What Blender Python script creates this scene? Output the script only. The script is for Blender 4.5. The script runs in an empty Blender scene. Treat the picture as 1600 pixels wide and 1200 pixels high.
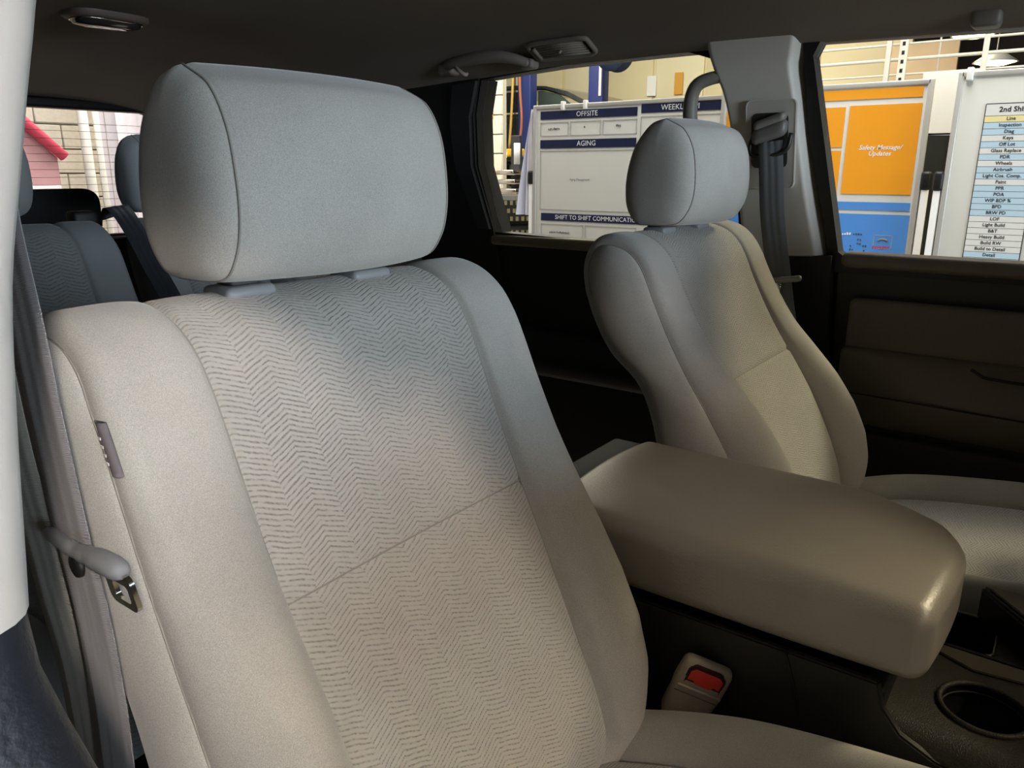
import bpy, bmesh, math, random
import numpy as np
from mathutils import Vector, Matrix
random.seed(4); rng = np.random.default_rng(4)
S = bpy.context.scene; COL = S.collection
R = math.radians; PI = math.pi

# ------------------------------------------------------------------ camera, world, lights, exposure
# x: from the near door to the far door, y: towards the tail of the car, z: up (0 = cabin floor)
cam = bpy.data.cameras.new('camera'); camo = bpy.data.objects.new('camera', cam); COL.objects.link(camo)
camo.location = (-0.866, -0.596, 1.082); camo.rotation_euler = (R(90 - 15.6), 0, R(36.2 - 90))
cam.sensor_width = 36; cam.lens = 1200 * 36 / 1600; cam.clip_start = 0.02; cam.clip_end = 100
S.camera = camo
w = bpy.data.worlds.new('garage_air'); S.world = w; w.use_nodes = True
w.node_tree.nodes['Background'].inputs[0].default_value = (1.0, 0.93, 0.84, 1)
w.node_tree.nodes['Background'].inputs[1].default_value = 0.05
def area(name, loc, target, sx, sy, col, power, spread=180):
    l = bpy.data.lights.new(name, 'AREA'); l.shape = 'RECTANGLE'; l.size = sx; l.size_y = sy
    l.color = col; l.energy = power; l.spread = R(spread)
    o = bpy.data.objects.new(name, l); COL.objects.link(o); o.location = loc
    o.rotation_euler = (Vector(target) - Vector(loc)).to_track_quat('-Z', 'Y').to_euler()
    return o
area('daylight_from_bay_door', (-0.4, -6.5, 1.4), (-0.2, 0, 1.0), 4.5, 1.3, (0.76, 0.89, 1.0), 375)
area('bay_lamp_beside_car', (-2.75, -4.5, 3.35), (-0.70, -0.1, 0.93), 0.40, 0.40, (1.0, 0.89, 0.77), 2.5, 19)
area('bay_lamp_ahead', (0.5, -4.3, 4.3), (0.1, -0.4, 0.5), 0.5, 0.5, (1.0, 0.84, 0.58), 42)
area('bay_lamp_far_ahead', (3.6, -3.0, 4.3), (0.1, -0.4, 0.6), 0.9, 0.9, (1.0, 0.87, 0.56), 215)
area('bay_lamps_over_boards', (1.7, 0.1, 3.9), (2.7, 0.2, 0.3), 1.2, 3.0, (1.0, 0.96, 0.90), 165)
area('bay_lamps_over_lift', (6.5, 4.5, 4.3), (7.5, 4.8, 0.0), 4.0, 5.0, (1.0, 0.93, 0.76), 1050)
area('bay_lamps_behind_car', (1.6, 3.9, 4.0), (2.0, 5.2, 0.0), 3.0, 1.4, (1.0, 0.93, 0.88), 220)
S.view_settings.view_transform = 'Standard'; S.view_settings.look = 'None'
S.view_settings.gamma = 1.0; S.view_settings.use_curve_mapping = False
S.view_settings.exposure = 0.0

# ------------------------------------------------------------------ helpers
def lin(h):
    h = h.lstrip('#'); c = [int(h[i:i + 2], 16) / 255 for i in (0, 2, 4)]
    return tuple(x / 12.92 if x < .04045 else ((x + .055) / 1.055) ** 2.4 for x in c) + (1,)
def mk(name, hexcol, rough=.6, metal=0., sheen=0., cloud=None, grain=None, bump=None, emit=0., coat=0., spec=.5, coord='Object'):
    """procedural material; cloud/grain = (noise scale, amount), bump = (scale, strength, distance)"""
    m = bpy.data.materials.new(name); m.use_nodes = True; nt = m.node_tree; N = nt.nodes; L = nt.links
    b = N['Principled BSDF']; c = lin(hexcol)
    b.inputs['Base Color'].default_value = c; b.inputs['Roughness'].default_value = rough
    b.inputs['Metallic'].default_value = metal; b.inputs['Specular IOR Level'].default_value = spec
    if sheen: b.inputs['Sheen Weight'].default_value = sheen; b.inputs['Sheen Roughness'].default_value = .45
    if coat: b.inputs['Coat Weight'].default_value = coat
    if emit: b.inputs['Emission Color'].default_value = c; b.inputs['Emission Strength'].default_value = emit
    tc = N.new('ShaderNodeTexCoord'); src = tc.outputs[coord]
    last = None
    for spec_ in (cloud, grain):
        if not spec_: continue
        n = N.new('ShaderNodeTexNoise'); n.inputs['Scale'].default_value = spec_[0]; n.inputs['Detail'].default_value = 3
        L.new(src, n.inputs['Vector'])
        mr = N.new('ShaderNodeMapRange'); mr.inputs[1].default_value = .3; mr.inputs[2].default_value = .7
        mr.inputs[3].default_value = 1 - spec_[1]; mr.inputs[4].default_value = 1 + spec_[1]
        L.new(n.outputs['Fac'], mr.inputs[0])
        if last is None: last = mr.outputs[0]
        else:
            mu = N.new('ShaderNodeMath'); mu.operation = 'MULTIPLY'; L.new(last, mu.inputs[0]); L.new(mr.outputs[0], mu.inputs[1]); last = mu.outputs[0]
    if last is not None:
        vm = N.new('ShaderNodeVectorMath'); vm.operation = 'SCALE'; vm.inputs[0].default_value = c[:3]
        L.new(last, vm.inputs['Scale']); L.new(vm.outputs[0], b.inputs['Base Color'])
    if bump:
        n = N.new('ShaderNodeTexNoise'); n.inputs['Scale'].default_value = bump[0]; n.inputs['Detail'].default_value = 3
        L.new(src, n.inputs['Vector'])
        bp = N.new('ShaderNodeBump'); bp.inputs['Strength'].default_value = bump[1]; bp.inputs['Distance'].default_value = bump[2]
        L.new(n.outputs['Fac'], bp.inputs['Height']); L.new(bp.outputs[0], b.inputs['Normal'])
    return m
def mk_chevron(name, hexcol, row=.0045, lam=.050, amp=.0105, depth=.0012):
    """seat insert cloth: rows of short pressed dashes that run in a zigzag (uv in metres)"""
    m = mk(name, hexcol, .92, sheen=.25, spec=.2); nt = m.node_tree; N = nt.nodes; L = nt.links; b = N['Principled BSDF']
    uv = N.new('ShaderNodeUVMap'); sp = N.new('ShaderNodeSeparateXYZ'); L.new(uv.outputs[0], sp.inputs[0])
    def M(op, a, c=None, d=None):
        n = N.new('ShaderNodeMath'); n.operation = op
        for i, v in enumerate((a, c, d)):
            if v is None: continue
            if isinstance(v, (int, float)): n.inputs[i].default_value = v
            else: L.new(v, n.inputs[i])
        return n.outputs[0]
    def noise(scale, vec, det=2):
        n = N.new('ShaderNodeTexNoise'); n.inputs['Scale'].default_value = scale; n.inputs['Detail'].default_value = det
        L.new(vec, n.inputs['Vector']); return n.outputs['Fac']
    big = noise(55, uv.outputs[0])
    x = M('ADD', sp.outputs[0], M('MULTIPLY', M('SUBTRACT', big, .5), .009))
    tri = M('MULTIPLY', M('PINGPONG', M('DIVIDE', x, lam), .5), 2 * amp)
    # every half period the rows are offset a little, which breaks them into steps
    seg = M('FLOOR', M('DIVIDE', x, lam / 2))
    off = M('MULTIPLY', M('FRACT', M('MULTIPLY', M('SINE', M('MULTIPLY', seg, 12.99)), 43.7)), row)
    v = M('ADD', M('ADD', sp.outputs[1], tri), off)
    wv = M('MULTIPLY_ADD', M('COSINE', M('MULTIPLY', v, 2 * PI / row)), .5, .5)
    mr = N.new('ShaderNodeMapRange'); mr.interpolation_type = 'SMOOTHSTEP'
    mr.inputs[1].default_value = .60; mr.inputs[2].default_value = .98; L.new(wv, mr.inputs[0])
    # dashes: ticks across the groove
    tick = M('MULTIPLY_ADD', M('SINE', M('MULTIPLY', M('ADD', x, M('MULTIPLY', sp.outputs[1], .7)), 2 * PI / .0031)), .25, .75)
    nb = N.new('ShaderNodeMapRange'); nb.inputs[1].default_value = .38; nb.inputs[2].default_value = .55
    L.new(noise(190, uv.outputs[0]), nb.inputs[0])
    g = M('MULTIPLY', M('MULTIPLY', mr.outputs[0], tick), M('MULTIPLY_ADD', nb.outputs[0], .75, .25))
    fine = noise(1500, uv.outputs[0]); cl = noise(12, uv.outputs[0])
    shade = M('SUBTRACT', M('ADD', M('MULTIPLY_ADD', fine, .3, .85), M('MULTIPLY_ADD', cl, .2, -.1)), M('MULTIPLY', g, .38))  # grooves also darkened in the colour, standing for shading between threads
    vm = N.new('ShaderNodeVectorMath'); vm.operation = 'SCALE'; vm.inputs[0].default_value = lin(hexcol)[:3]
    L.new(shade, vm.inputs['Scale']); L.new(vm.outputs[0], b.inputs['Base Color'])
    h = M('SUBTRACT', M('MULTIPLY', fine, .12), g)
    bp = N.new('ShaderNodeBump'); bp.inputs['Strength'].default_value = .8; bp.inputs['Distance'].default_value = depth
    L.new(h, bp.inputs['Height']); L.new(bp.outputs[0], b.inputs['Normal'])
    return m
def mk_webbing(name, hexcol):
    m = mk(name, hexcol, .75, sheen=.2, spec=.3); nt = m.node_tree; N = nt.nodes; L = nt.links; b = N['Principled BSDF']
    uv = N.new('ShaderNodeUVMap')
    outs = []
    for ax, sc in (('X', 26), ('Y', 260)):
        wv = N.new('ShaderNodeTexWave'); wv.wave_type = 'BANDS'; wv.bands_direction = ax; wv.inputs['Scale'].default_value = sc
        L.new(uv.outputs[0], wv.inputs['Vector']); outs.append(wv.outputs['Fac'])
    mx = N.new('ShaderNodeMath'); mx.operation = 'MULTIPLY_ADD'; L.new(outs[1], mx.inputs[0]); mx.inputs[1].default_value = .25; L.new(outs[0], mx.inputs[2])
    bp = N.new('ShaderNodeBump'); bp.inputs['Strength'].default_value = .9; bp.inputs['Distance'].default_value = .0009
    L.new(mx.outputs[0], bp.inputs['Height']); L.new(bp.outputs[0], b.inputs['Normal'])
    return m
def mk_glass(name, tint=(1, 1, 1, 1)):
    m = bpy.data.materials.new(name); m.use_nodes = True; nt = m.node_tree; N = nt.nodes; L = nt.links
    N.remove(N['Principled BSDF']); t = N.new('ShaderNodeBsdfTransparent'); t.inputs[0].default_value = tint
    g = N.new('ShaderNodeBsdfGlossy'); g.inputs['Roughness'].default_value = .02
    f = N.new('ShaderNodeFresnel'); f.inputs[0].default_value = 1.25
    mx = N.new('ShaderNodeMixShader'); L.new(f.outputs[0], mx.inputs[0]); L.new(t.outputs[0], mx.inputs[1]); L.new(g.outputs[0], mx.inputs[2])
    L.new(mx.outputs[0], N['Material Output'].inputs[0]); return m

def origin(o):
    v = Vector((0, 0, 0))
    while o is not None: v += Vector(o.location); o = o.parent
    return v
def tag(o, label=None, cat=None, group=None, kind=None):
    if label: o['label'] = label
    if cat: o['category'] = cat
    if group: o['group'] = group
    if kind: o['kind'] = kind
    return o
def thing(name, label, cat, loc=(0, 0, 0), group=None, kind=None):
    o = bpy.data.objects.new(name, None); o.empty_display_size = .05; COL.objects.link(o); o.location = loc
    return tag(o, label, cat, group, kind)
def obj(name, geo, mat, parent=None, smooth=True, uv=None, loc=None):
    """geo = (verts, faces) in world coordinates -> one mesh object (origin at its base if top level)"""
    V, F = geo; V = np.asarray(V, float).reshape(-1, 3)
    if parent is not None: off = np.array(origin(parent)); place = (0, 0, 0)
    else:
        place = loc if loc is not None else ((V[:, 0].min() + V[:, 0].max()) / 2, (V[:, 1].min() + V[:, 1].max()) / 2, V[:, 2].min())
        off = np.array(place)
    me = bpy.data.meshes.new(name); me.from_pydata((V - off).tolist(), [], [tuple(int(i) for i in f) for f in F])
    if mat is not None: me.materials.append(mat)
    if uv is not None:
        lay = me.uv_layers.new(name='UVMap'); idx = np.empty(len(me.loops), int); me.loops.foreach_get('vertex_index', idx)
        lay.data.foreach_set('uv', np.asarray(uv, float)[idx].ravel())
    me.validate()
    if smooth is True: me.polygons.foreach_set('use_smooth', [True] * len(me.polygons))
    o = bpy.data.objects.new(name, me); COL.objects.link(o); o.location = place
    if smooth == 'auto':
        me.polygons.foreach_set('use_smooth', [True] * len(me.polygons))
        me.set_sharp_from_angle(angle=R(38))
    if parent is not None: o.parent = parent
    return o
def struct(name, geo, mat, smooth=True, label=None, cat=None):
    return tag(obj(name, geo, mat, None, smooth), label, cat, kind='structure')
def join(*gs):
    V = []; F = []; n = 0
    for v, f in gs:
        v = np.asarray(v, float).reshape(-1, 3); V.append(v); F += [tuple(int(i) + n for i in q) for q in f]; n += len(v)
    return np.vstack(V), F
def xf(geo, M=None, t=None):
    V = np.asarray(geo[0], float).reshape(-1, 3)
    if M is not None: V = V @ np.array(M.to_3x3()).T
    if t is not None: V = V + np.array(t)
    return V, geo[1]
def grid(fn, us, vs, cu=False, cv=False):
    V = [fn(u, v) for v in vs for u in us]; nu = len(us); nv = len(vs); F = []
    for j in range(nv - (0 if cv else 1)):
        for i in range(nu - (0 if cu else 1)):
            a = j * nu + i; b = j * nu + (i + 1) % nu; c = ((j + 1) % nv) * nu + (i + 1) % nu; d = ((j + 1) % nv) * nu + i
            F.append((a, b, c, d))
    return np.array(V), F
def from_bm(bm):
    bm.verts.index_update(); V = [v.co[:] for v in bm.verts]; F = [[v.index for v in f.verts] for f in bm.faces]; bm.free(); return np.array(V), F
def rbox(c, s, r=.005, seg=3, cuts=(0, 0, 0), rot=None, fn=None):
    bm = bmesh.new(); bmesh.ops.create_cube(bm, size=1)
    for v in bm.verts: v.co = Vector((v.co.x * s[0], v.co.y * s[1], v.co.z * s[2]))
    if r: bmesh.ops.bevel(bm, geom=list(bm.edges), offset=r, segments=seg, profile=.5, affect='EDGES', clamp_overlap=True)
    for ax in range(3):
        for k in range(cuts[ax]):
            p = [0, 0, 0]; n = [0, 0, 0]; n[ax] = 1; p[ax] = s[ax] * ((k + 1) / (cuts[ax] + 1) - .5)
            bmesh.ops.bisect_plane(bm, geom=bm.verts[:] + bm.edges[:] + bm.faces[:], plane_co=p, plane_no=n)
    if fn:
        for v in bm.verts: v.co = Vector(fn(*v.co))
    if rot is not None:
        for v in bm.verts: v.co = rot @ v.co
    for v in bm.verts: v.co += Vector(c)
    return from_bm(bm)
def prism(poly, axis, a, b, r=0., seg=2):
    """polygon (2-D points) extruded along an axis from a to b; for axis x the points are (y,z), y: (x,z), z: (x,y)"""
    def p3(p, h): return {'x': (h, p[0], p[1]), 'y': (p[0], h, p[1]), 'z': (p[0], p[1], h)}[axis]
    bm = bmesh.new(); lo = [bm.verts.new(p3(p, a)) for p in poly]; hi = [bm.verts.new(p3(p, b)) for p in poly]
    bm.faces.new(lo); bm.faces.new(hi[::-1]); n = len(poly)
    for i in range(n): bm.faces.new((lo[i], hi[i], hi[(i + 1) % n], lo[(i + 1) % n]))
    bmesh.ops.recalc_face_normals(bm, faces=bm.faces[:])
    if r: bmesh.ops.bevel(bm, geom=[e for e in bm.edges if e.calc_face_angle(0) > .5], offset=r, segments=seg, affect='EDGES', clamp_overlap=True)
    return from_bm(bm)
def rrect(x0, x1, y0, y1, r, n=5):
    P = []
    for cx, cy, a in ((x1 - r, y1 - r, 0), (x0 + r, y1 - r, 90), (x0 + r, y0 + r, 180), (x1 - r, y0 + r, 270)):
        for k in range(n + 1): P.append((cx + r * math.cos(R(a + 90 * k / n)), cy + r * math.sin(R(a + 90 * k / n))))
    return P
def tube(pts, r, n=8, closed=False):
    P = [Vector(p) for p in pts]; V = []; F = []; k = len(P); up = None
    rr = r if hasattr(r, '__len__') else [r] * k
    for i, p in enumerate(P):
        a = P[(i - 1) % k] if (closed or i > 0) else p; b = P[(i + 1) % k] if (closed or i < k - 1) else p
        t = (b - a).normalized()
        if up is None: up = t.orthogonal().normalized()
        up = (up - t * up.dot(t)).normalized(); s = t.cross(up)
        for j in range(n): q = 2 * PI * j / n; V.append(p + (up * math.cos(q) + s * math.sin(q)) * rr[i])
    for i in range(k if closed else k - 1):
        for j in range(n): F.append((i * n + j, i * n + (j + 1) % n, ((i + 1) % k) * n + (j + 1) % n, ((i + 1) % k) * n + j))
    if not closed: F.append(tuple(range(n))[::-1]); F.append(tuple((k - 1) * n + j for j in range(n)))
    return np.array([v[:] for v in V]), F
def lathe(prof, c=(0, 0, 0), n=28, axis='z', cap=True):
    V = []; F = []
    for r_, h in prof:
        for j in range(n):
            q = 2 * PI * j / n; p = (r_ * math.cos(q), r_ * math.sin(q), h)
            if axis == 'x': p = (p[2], p[0], p[1])
            if axis == 'y': p = (p[0], p[2], p[1])
            V.append((p[0] + c[0], p[1] + c[1], p[2] + c[2]))
    for i in range(len(prof) - 1):
        for j in range(n): F.append((i * n + j, i * n + (j + 1) % n, (i + 1) * n + (j + 1) % n, (i + 1) * n + j))
    if cap: F.append(tuple(range(n))[::-1]); F.append(tuple((len(prof) - 1) * n + j for j in range(n)))
    return np.array(V), F
def spline(P, n=400):
    P = np.array(P, float); Q = np.vstack([2 * P[0] - P[1], P, 2 * P[-1] - P[-2]]); out = []
    for i in range(1, len(Q) - 2):
        p0, p1, p2, p3 = Q[i - 1], Q[i], Q[i + 1], Q[i + 2]
        for t in np.linspace(0, 1, 24, endpoint=False):
            out.append(.5 * ((2 * p1) + (-p0 + p2) * t + (2 * p0 - 5 * p1 + 4 * p2 - p3) * t ** 2 + (-p0 + 3 * p1 - 3 * p2 + p3) * t ** 3))
    out.append(P[-1]); out = np.array(out); L_ = np.r_[0, np.cumsum(np.linalg.norm(np.diff(out, axis=0), axis=1))]
    s = np.linspace(0, L_[-1], n); return np.stack([np.interp(s, L_, out[:, k]) for k in range(P.shape[1])], 1), s
def ribbon(center, wdir, width, th=.0012, n=60, nw=6):
    """webbing strap along a polyline; wdir = width direction(s)"""
    C, s = spline(center, n); W = np.array(wdir, float)
    if W.ndim == 1: W = np.repeat(W[None], len(C), 0)
    else:
        k = np.linspace(0, 1, len(W)); W = np.stack([np.interp(np.linspace(0, 1, n), k, W[:, a]) for a in range(3)], 1)
    T = np.gradient(C, axis=0); T /= np.linalg.norm(T, axis=1)[:, None]
    W = W - (W * T).sum(1)[:, None] * T; W /= np.linalg.norm(W, axis=1)[:, None]; Nn = np.cross(T, W)
    V = []; UV = []; F = []
    sec = [(u, 1) for u in np.linspace(-.5, .5, nw)] + [(u, -1) for u in np.linspace(.5, -.5, nw)]; m = len(sec)
    for i in range(n):
        for u, h in sec:
            hh = h * th / 2 * (1 if abs(u) < .49 else .5); V.append(C[i] + W[i] * u * width + Nn[i] * hh); UV.append((u * width, s[i]))
    for i in range(n - 1):
        for j in range(m): F.append((i * m + j, i * m + (j + 1) % m, (i + 1) * m + (j + 1) % m, (i + 1) * m + j))
    F.append(tuple(range(m))[::-1]); F.append(tuple((n - 1) * m + j for j in range(m)))
    return (np.array(V), F), UV
def text_geo(body, size, align='CENTER', shear=0., bold=0.):
    c = bpy.data.curves.new('lettering', 'FONT'); c.body = body; c.size = size; c.align_x = align; c.align_y = 'CENTER'
    c.shear = shear; c.offset = bold; c.resolution_u = 2
    o = bpy.data.objects.new('lettering', c); COL.objects.link(o); me = bpy.data.meshes.new_from_object(o)
    V = np.array([v.co[:] for v in me.vertices]); F = [list(p.vertices) for p in me.polygons]
    bpy.data.objects.remove(o); bpy.data.curves.remove(c); bpy.data.meshes.remove(me); return V, F
def text_on_x(body, size, x, y, z, **k):
    """lettering on a face that looks towards -x (reads towards -y)"""
    V, F = text_geo(body, size, **k); return np.stack([np.full(len(V), x), y - V[:, 0], z + V[:, 1]], 1), F
def dense(a, b, n, p=1.0):
    """n samples from a to b, closer together at both ends"""
    t = np.linspace(0, 1, n); s = .5 - .5 * np.cos(PI * t); return a + (b - a) * ((1 - p) * t + p * s)

# ------------------------------------------------------------------ materials
FAB = '#b5b2ac'
m_suede = mk('seat_suede', FAB, .95, sheen=.30, cloud=(9, .09), grain=(1300, .2), bump=(900, .25, .0006), spec=.15)
m_insert = mk_chevron('seat_insert_cloth', FAB)
m_seam = mk('seam_thread', '#96928b', .9)
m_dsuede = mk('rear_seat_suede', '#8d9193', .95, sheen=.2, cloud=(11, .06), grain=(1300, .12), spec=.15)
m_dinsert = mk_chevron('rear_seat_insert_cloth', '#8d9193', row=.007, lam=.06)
m_guide = mk('grey_plastic', '#97989a', .42)
m_vinyl = mk('console_vinyl', '#928b81', .33, cloud=(14, .03), bump=(420, .5, .0008), spec=.7)
m_black = mk('black_plastic', '#1b1918', .5, bump=(500, .4, .0006))
m_deck = mk('grained_console_plastic', '#39352d', .38, bump=(750, .9, .0009), grain=(700, .25))
m_bin = mk('bin_black', '#080807', .6)
m_head = mk('headliner_cloth', '#857b72', .95, cloud=(5, .04), grain=(700, .08))
m_trim = mk('pillar_trim_grey', '#dcd7ce', .5, bump=(700, .12, .0003))
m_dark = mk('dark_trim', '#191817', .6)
m_darkp = mk('pillar_lower_dark', '#23272f', .42, bump=(240, .5, .0012))
m_seal = mk('window_seal_rubber', '#0b0b0b', .5)
m_doorp = mk('door_panel_dark', '#322e29', .55, bump=(500, .3, .0006))
m_doori = mk('door_insert_cloth', '#6f675b', .8, grain=(600, .1))
m_web = mk_webbing('belt_webbing_grey', '#8e8a8c')
m_webd = mk_webbing('belt_webbing_dark', '#636567')
m_webk = mk_webbing('belt_webbing_black', '#23262b')
m_chrome = mk('chrome', '#d9d4cc', .18, metal=1)
m_red = mk('red_button', '#f5463f', .42, coat=.2)
m_buck = mk('buckle_plastic', '#b8ac9d', .5)
m_carpet = mk('carpet', '#3b352f', 1, grain=(500, .3), bump=(400, 1, .003))
m_rug = mk('seat_side_carpet', '#81766e', 1, grain=(420, .25), bump=(350, .8, .002))
m_glass = mk_glass('clear_window_glass', (.95, .96, .96, 1)); m_glassp = mk_glass('tinted_door_glass', (.78, .79, .78, 1)); m_glassr = mk_glass('rear_window_glass', (.86, .86, .86, 1))

# ------------------------------------------------------------------ garage (structure)
GZ = -.55
m_floorg = mk('garage_concrete', '#8c8780', .6, cloud=(1.2, .15), grain=(30, .06))
m_cream = mk('cream_wall_paint', '#dccfa9', .7, cloud=(.8, .06)); m_cream2 = mk('cream_panel', '#e6dcbc', .7, cloud=(1.1, .05))
m_block = mk('painted_block', '#e2ddcf', .8, grain=(40, .07), bump=(60, .4, .004)); m_joint = mk('block_joint', '#b9b3a4', .9)
struct('floor_garage', rbox((4, 3, GZ - .05), (22, 20, .1), 0), m_floorg, False)
wf = struct('wall_garage_far', rbox((11.05, 5.6, 1.7), (.1, 8.0, 4.5), 0), m_cream, False)
for k in range(9):
    y = 2.3 + k * .85
    obj('panel', rbox((10.985, y, 1.7), (.03, .80, 4.4), .008), m_cream2 if k % 2 else m_cream, wf, 'auto')
struct('wall_garage_back', rbox((15.0, -1.5, 1.7), (.1, 9.0, 4.5), 0), mk('far_bay_dark', '#4a4038', .9, cloud=(.8, .25)), False)
wr = struct('wall_garage_rear', rbox((2.5, 6.6, 1.7), (7, .08, 4.5), 0), m_joint, False)
bw, bh = .40, .2
for j in range(9):
    for i in range(9):
        x = .2 + i * bw + (bw / 2 if j % 2 else 0); z = .55 + j * bh
        obj('block', rbox((x, 6.545, z), (bw - .012, .05, bh - .012), .004, 1), m_block, wr, 'auto')
m_ceilg = mk('garage_ceiling_dark', '#6a645b', .9)
struct('ceiling_garage', rbox((4, 3, 4.6), (22, 20, .1), 0), m_ceilg, False)
# block pier that stands left of the lift
bp_ = struct('wall_garage_pier', rbox((6.19, 5.15, 1.2), (.06, .97, 3.5), 0), m_joint, False)
for j in range(16):
    for i in range(3):
        yy = 4.82 + i * .4 - (.2 if j % 2 else 0); y0 = max(4.66, yy - .2 + .006); y1 = min(5.64, yy + .2 - .006)
        if y1 - y0 < .05: continue
        obj('block', rbox((6.135, (y0 + y1) / 2, GZ + .1 + j * .2), (.04, y1 - y0, .188), .004, 1), m_block, bp_, 'auto')

# ------------------------------------------------------------------ cabin shell (structure)
def wallx(z): return .78 - .2 * (z - .91)
def roofz(x, y):
    zc = 1.405 - .012 * max(0, y - .3) - .14 * max(0, -y - .45) ** 1.5
    if y > 1.15: zc -= .085 * min(1, (y - 1.15) / .9) ** 1.6
    side = 1.300 + .012 * math.exp(-((y - .1) / .5) ** 2) - .035 * max(0, y - .45)
    a = min(1, abs(x) / .705); return zc - (zc - side) * (a ** 5)
ys = np.linspace(-.86, 2.09, 66); xs = np.r_[np.linspace(-.705, -.4, 12), np.linspace(-.36, .36, 12), np.linspace(.4, .705, 12)]
g1 = grid(lambda x, y: (x, y, roofz(x, y)), xs, ys)
g2 = grid(lambda x, y: (x * 1.135, y, roofz(x, y) + .006 + .05 * (1 - (abs(x) / .705) ** 6)), xs, ys)
n = len(g1[0]); nu = len(xs); nv = len(ys); F = [f[::-1] for f in g1[1]] + [tuple(i + n for i in f) for f in g2[1]]
for j in range(nv - 1):
    for i in (0, nu - 1): F.append((j * nu + i, (j + 1) * nu + i, (j + 1) * nu + i + n, j * nu + i + n))
for i in range(nu - 1):
    for j in (0, nv - 1): F.append((j * nu + i, j * nu + i + 1, j * nu + i + 1 + n, j * nu + i + n))
struct('ceiling', (np.vstack([g1[0], g2[0]]), F), m_head, 'auto')
struct('floor', rbox((0, .5, -.02), (1.6, 3.6, .04), 0), m_carpet, False)

def wall_plate(poly, dx0, dx1, r=.006):
    """polygon in (y,z) extruded in x and leaned along the tumblehome of the cabin side"""
    V, F = prism(poly, 'x', 0, 1, 0)
    V = np.array([[wallx(p[2]) + (dx0 if p[0] < .5 else dx1), p[1], p[2]] for p in V]); return V, F
def wall_ring(outer, inner, dx0, dx1):
    V = []; F = []; n = len(outer)
    for P, d in ((outer, dx0), (inner, dx0), (inner, dx1), (outer, dx1)):
        for y, z in P: V.append((wallx(z) + d, y, z))
    for a in range(4):
        b = (a + 1) % 4
        for i in range(n): j = (i + 1) % n; F.append((a * n + i, b * n + i, b * n + j, a * n + j))
    return np.array(V), F
# far rear quarter (C pillar and the black trim behind the rear door)
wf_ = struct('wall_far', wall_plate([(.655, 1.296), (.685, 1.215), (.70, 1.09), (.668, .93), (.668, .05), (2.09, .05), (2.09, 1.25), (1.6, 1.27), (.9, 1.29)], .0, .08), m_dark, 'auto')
obj('pillar_cover', wall_plate([(.655, 1.29), (.69, 1.21), (.705, 1.09), (.672, .93), (.71, .93), (.76, 1.09), (.755, 1.2), (.73, 1.285)], -.012, .0), mk('pillar_cover_black', '#24262a', .45), wf_, 'auto')
# near rear quarter closes the cabin on the camera's side, behind the rear door opening
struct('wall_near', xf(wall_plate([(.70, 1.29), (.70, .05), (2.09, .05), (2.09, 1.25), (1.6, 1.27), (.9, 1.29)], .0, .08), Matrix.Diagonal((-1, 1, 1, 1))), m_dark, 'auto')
# near rear door, shut, below and above its window
dn = tag(thing('door_3', 'dark near rear door behind the belt', None, (-.8, .35, .1)), kind='structure')
obj('door_panel', xf(wall_plate([(.02, .90), (.02, .06), (.69, .06), (.69, .90)], .02, .08), Matrix.Diagonal((-1, 1, 1, 1))), m_doorp, dn, 'auto')
# tail: rear hatch with window
th = tag(thing('wall_rear', 'dark tailgate below and around the rear window', None, (0, 2.1, .1)), kind='structure')
obj('tailgate_panel', rbox((0, 2.10, .46), (1.50, .05, .82), .01), m_dark, th, 'auto')
obj('header', rbox((0, 2.075, 1.283), (1.46, .06, .032), .008), m_seal, th, 'auto')
for s_ in (-1, 1): obj('side_frame', rbox((s_ * .705, 2.09, 1.07), (.09, .05, .42), .01), m_seal, th, 'auto')
w3 = struct('window_3', rbox((0, 2.10, 1.07), (1.34, .004, .41), 0), m_glassr, False)
m_def = mk('defroster_wire', '#6b5a4c', .6)
for k in range(15): obj('defroster_wire', tube([(-.66, 2.0965, .89 + .024 * k), (.66, 2.0965, .89 + .024 * k)], .0007, 5), m_def, w3)
# far B pillar: lit upper trim, black lower trim
tp = tag(thing('trim_1', 'grey upper trim of the far door pillar with belt slot', None, (.76, -.07, .1)), kind='structure')
FE = [(-.123, 1.33), (-.121, 1.302), (-.115, 1.27), (-.124, 1.217), (-.150, 1.052), (-.181, .912)]   # front edge
RE = [(-.002, .905), (.006, 1.0), (.022, 1.139), (.040, 1.225), (.060, 1.27), (.072, 1.302), (.078, 1.33)]
def pillar_geo():
    fe, _ = spline(FE, 24); re, _ = spline(RE[::-1], 24)
    def f(u, k):
        a = fe[k]; b = re[k]; y = a[0] + (b[0] - a[0]) * u; z = a[1] + (b[1] - a[1]) * u
        e = min(1, max(0, (.12 - u) / .12)); e2 = min(1, max(0, (u - .9) / .1))
        return (wallx(z) - .012 + .05 * e ** 2.2 + .05 * e2 ** 2.2, y, z)
    return grid(f, np.r_[np.linspace(0, .14, 10), np.linspace(.2, .88, 8), np.linspace(.9, 1, 7)], range(24))
obj('pillar_trim', pillar_geo(), m_trim, tp)
pl = obj('belt_plate', wall_plate(rrect(-.118, -.020, 1.045, 1.213, .012), -.020, -.011), mk('belt_plate_grey', '#cbc6be', .5), tp, 'auto')
obj('plate_groove', wall_ring(rrect(-.118, -.020, 1.045, 1.213, .012), rrect(-.1165, -.0215, 1.0465, 1.2115, .011), -.0206, -.0198), m_trim, pl, 'auto')
obj('slot_recess', wall_plate(rrect(-.104, -.032, 1.085, 1.188, .012), -.0215, -.019), mk('slot_recess_grey', '#3f3d3a', .6), tp, 'auto')
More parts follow.
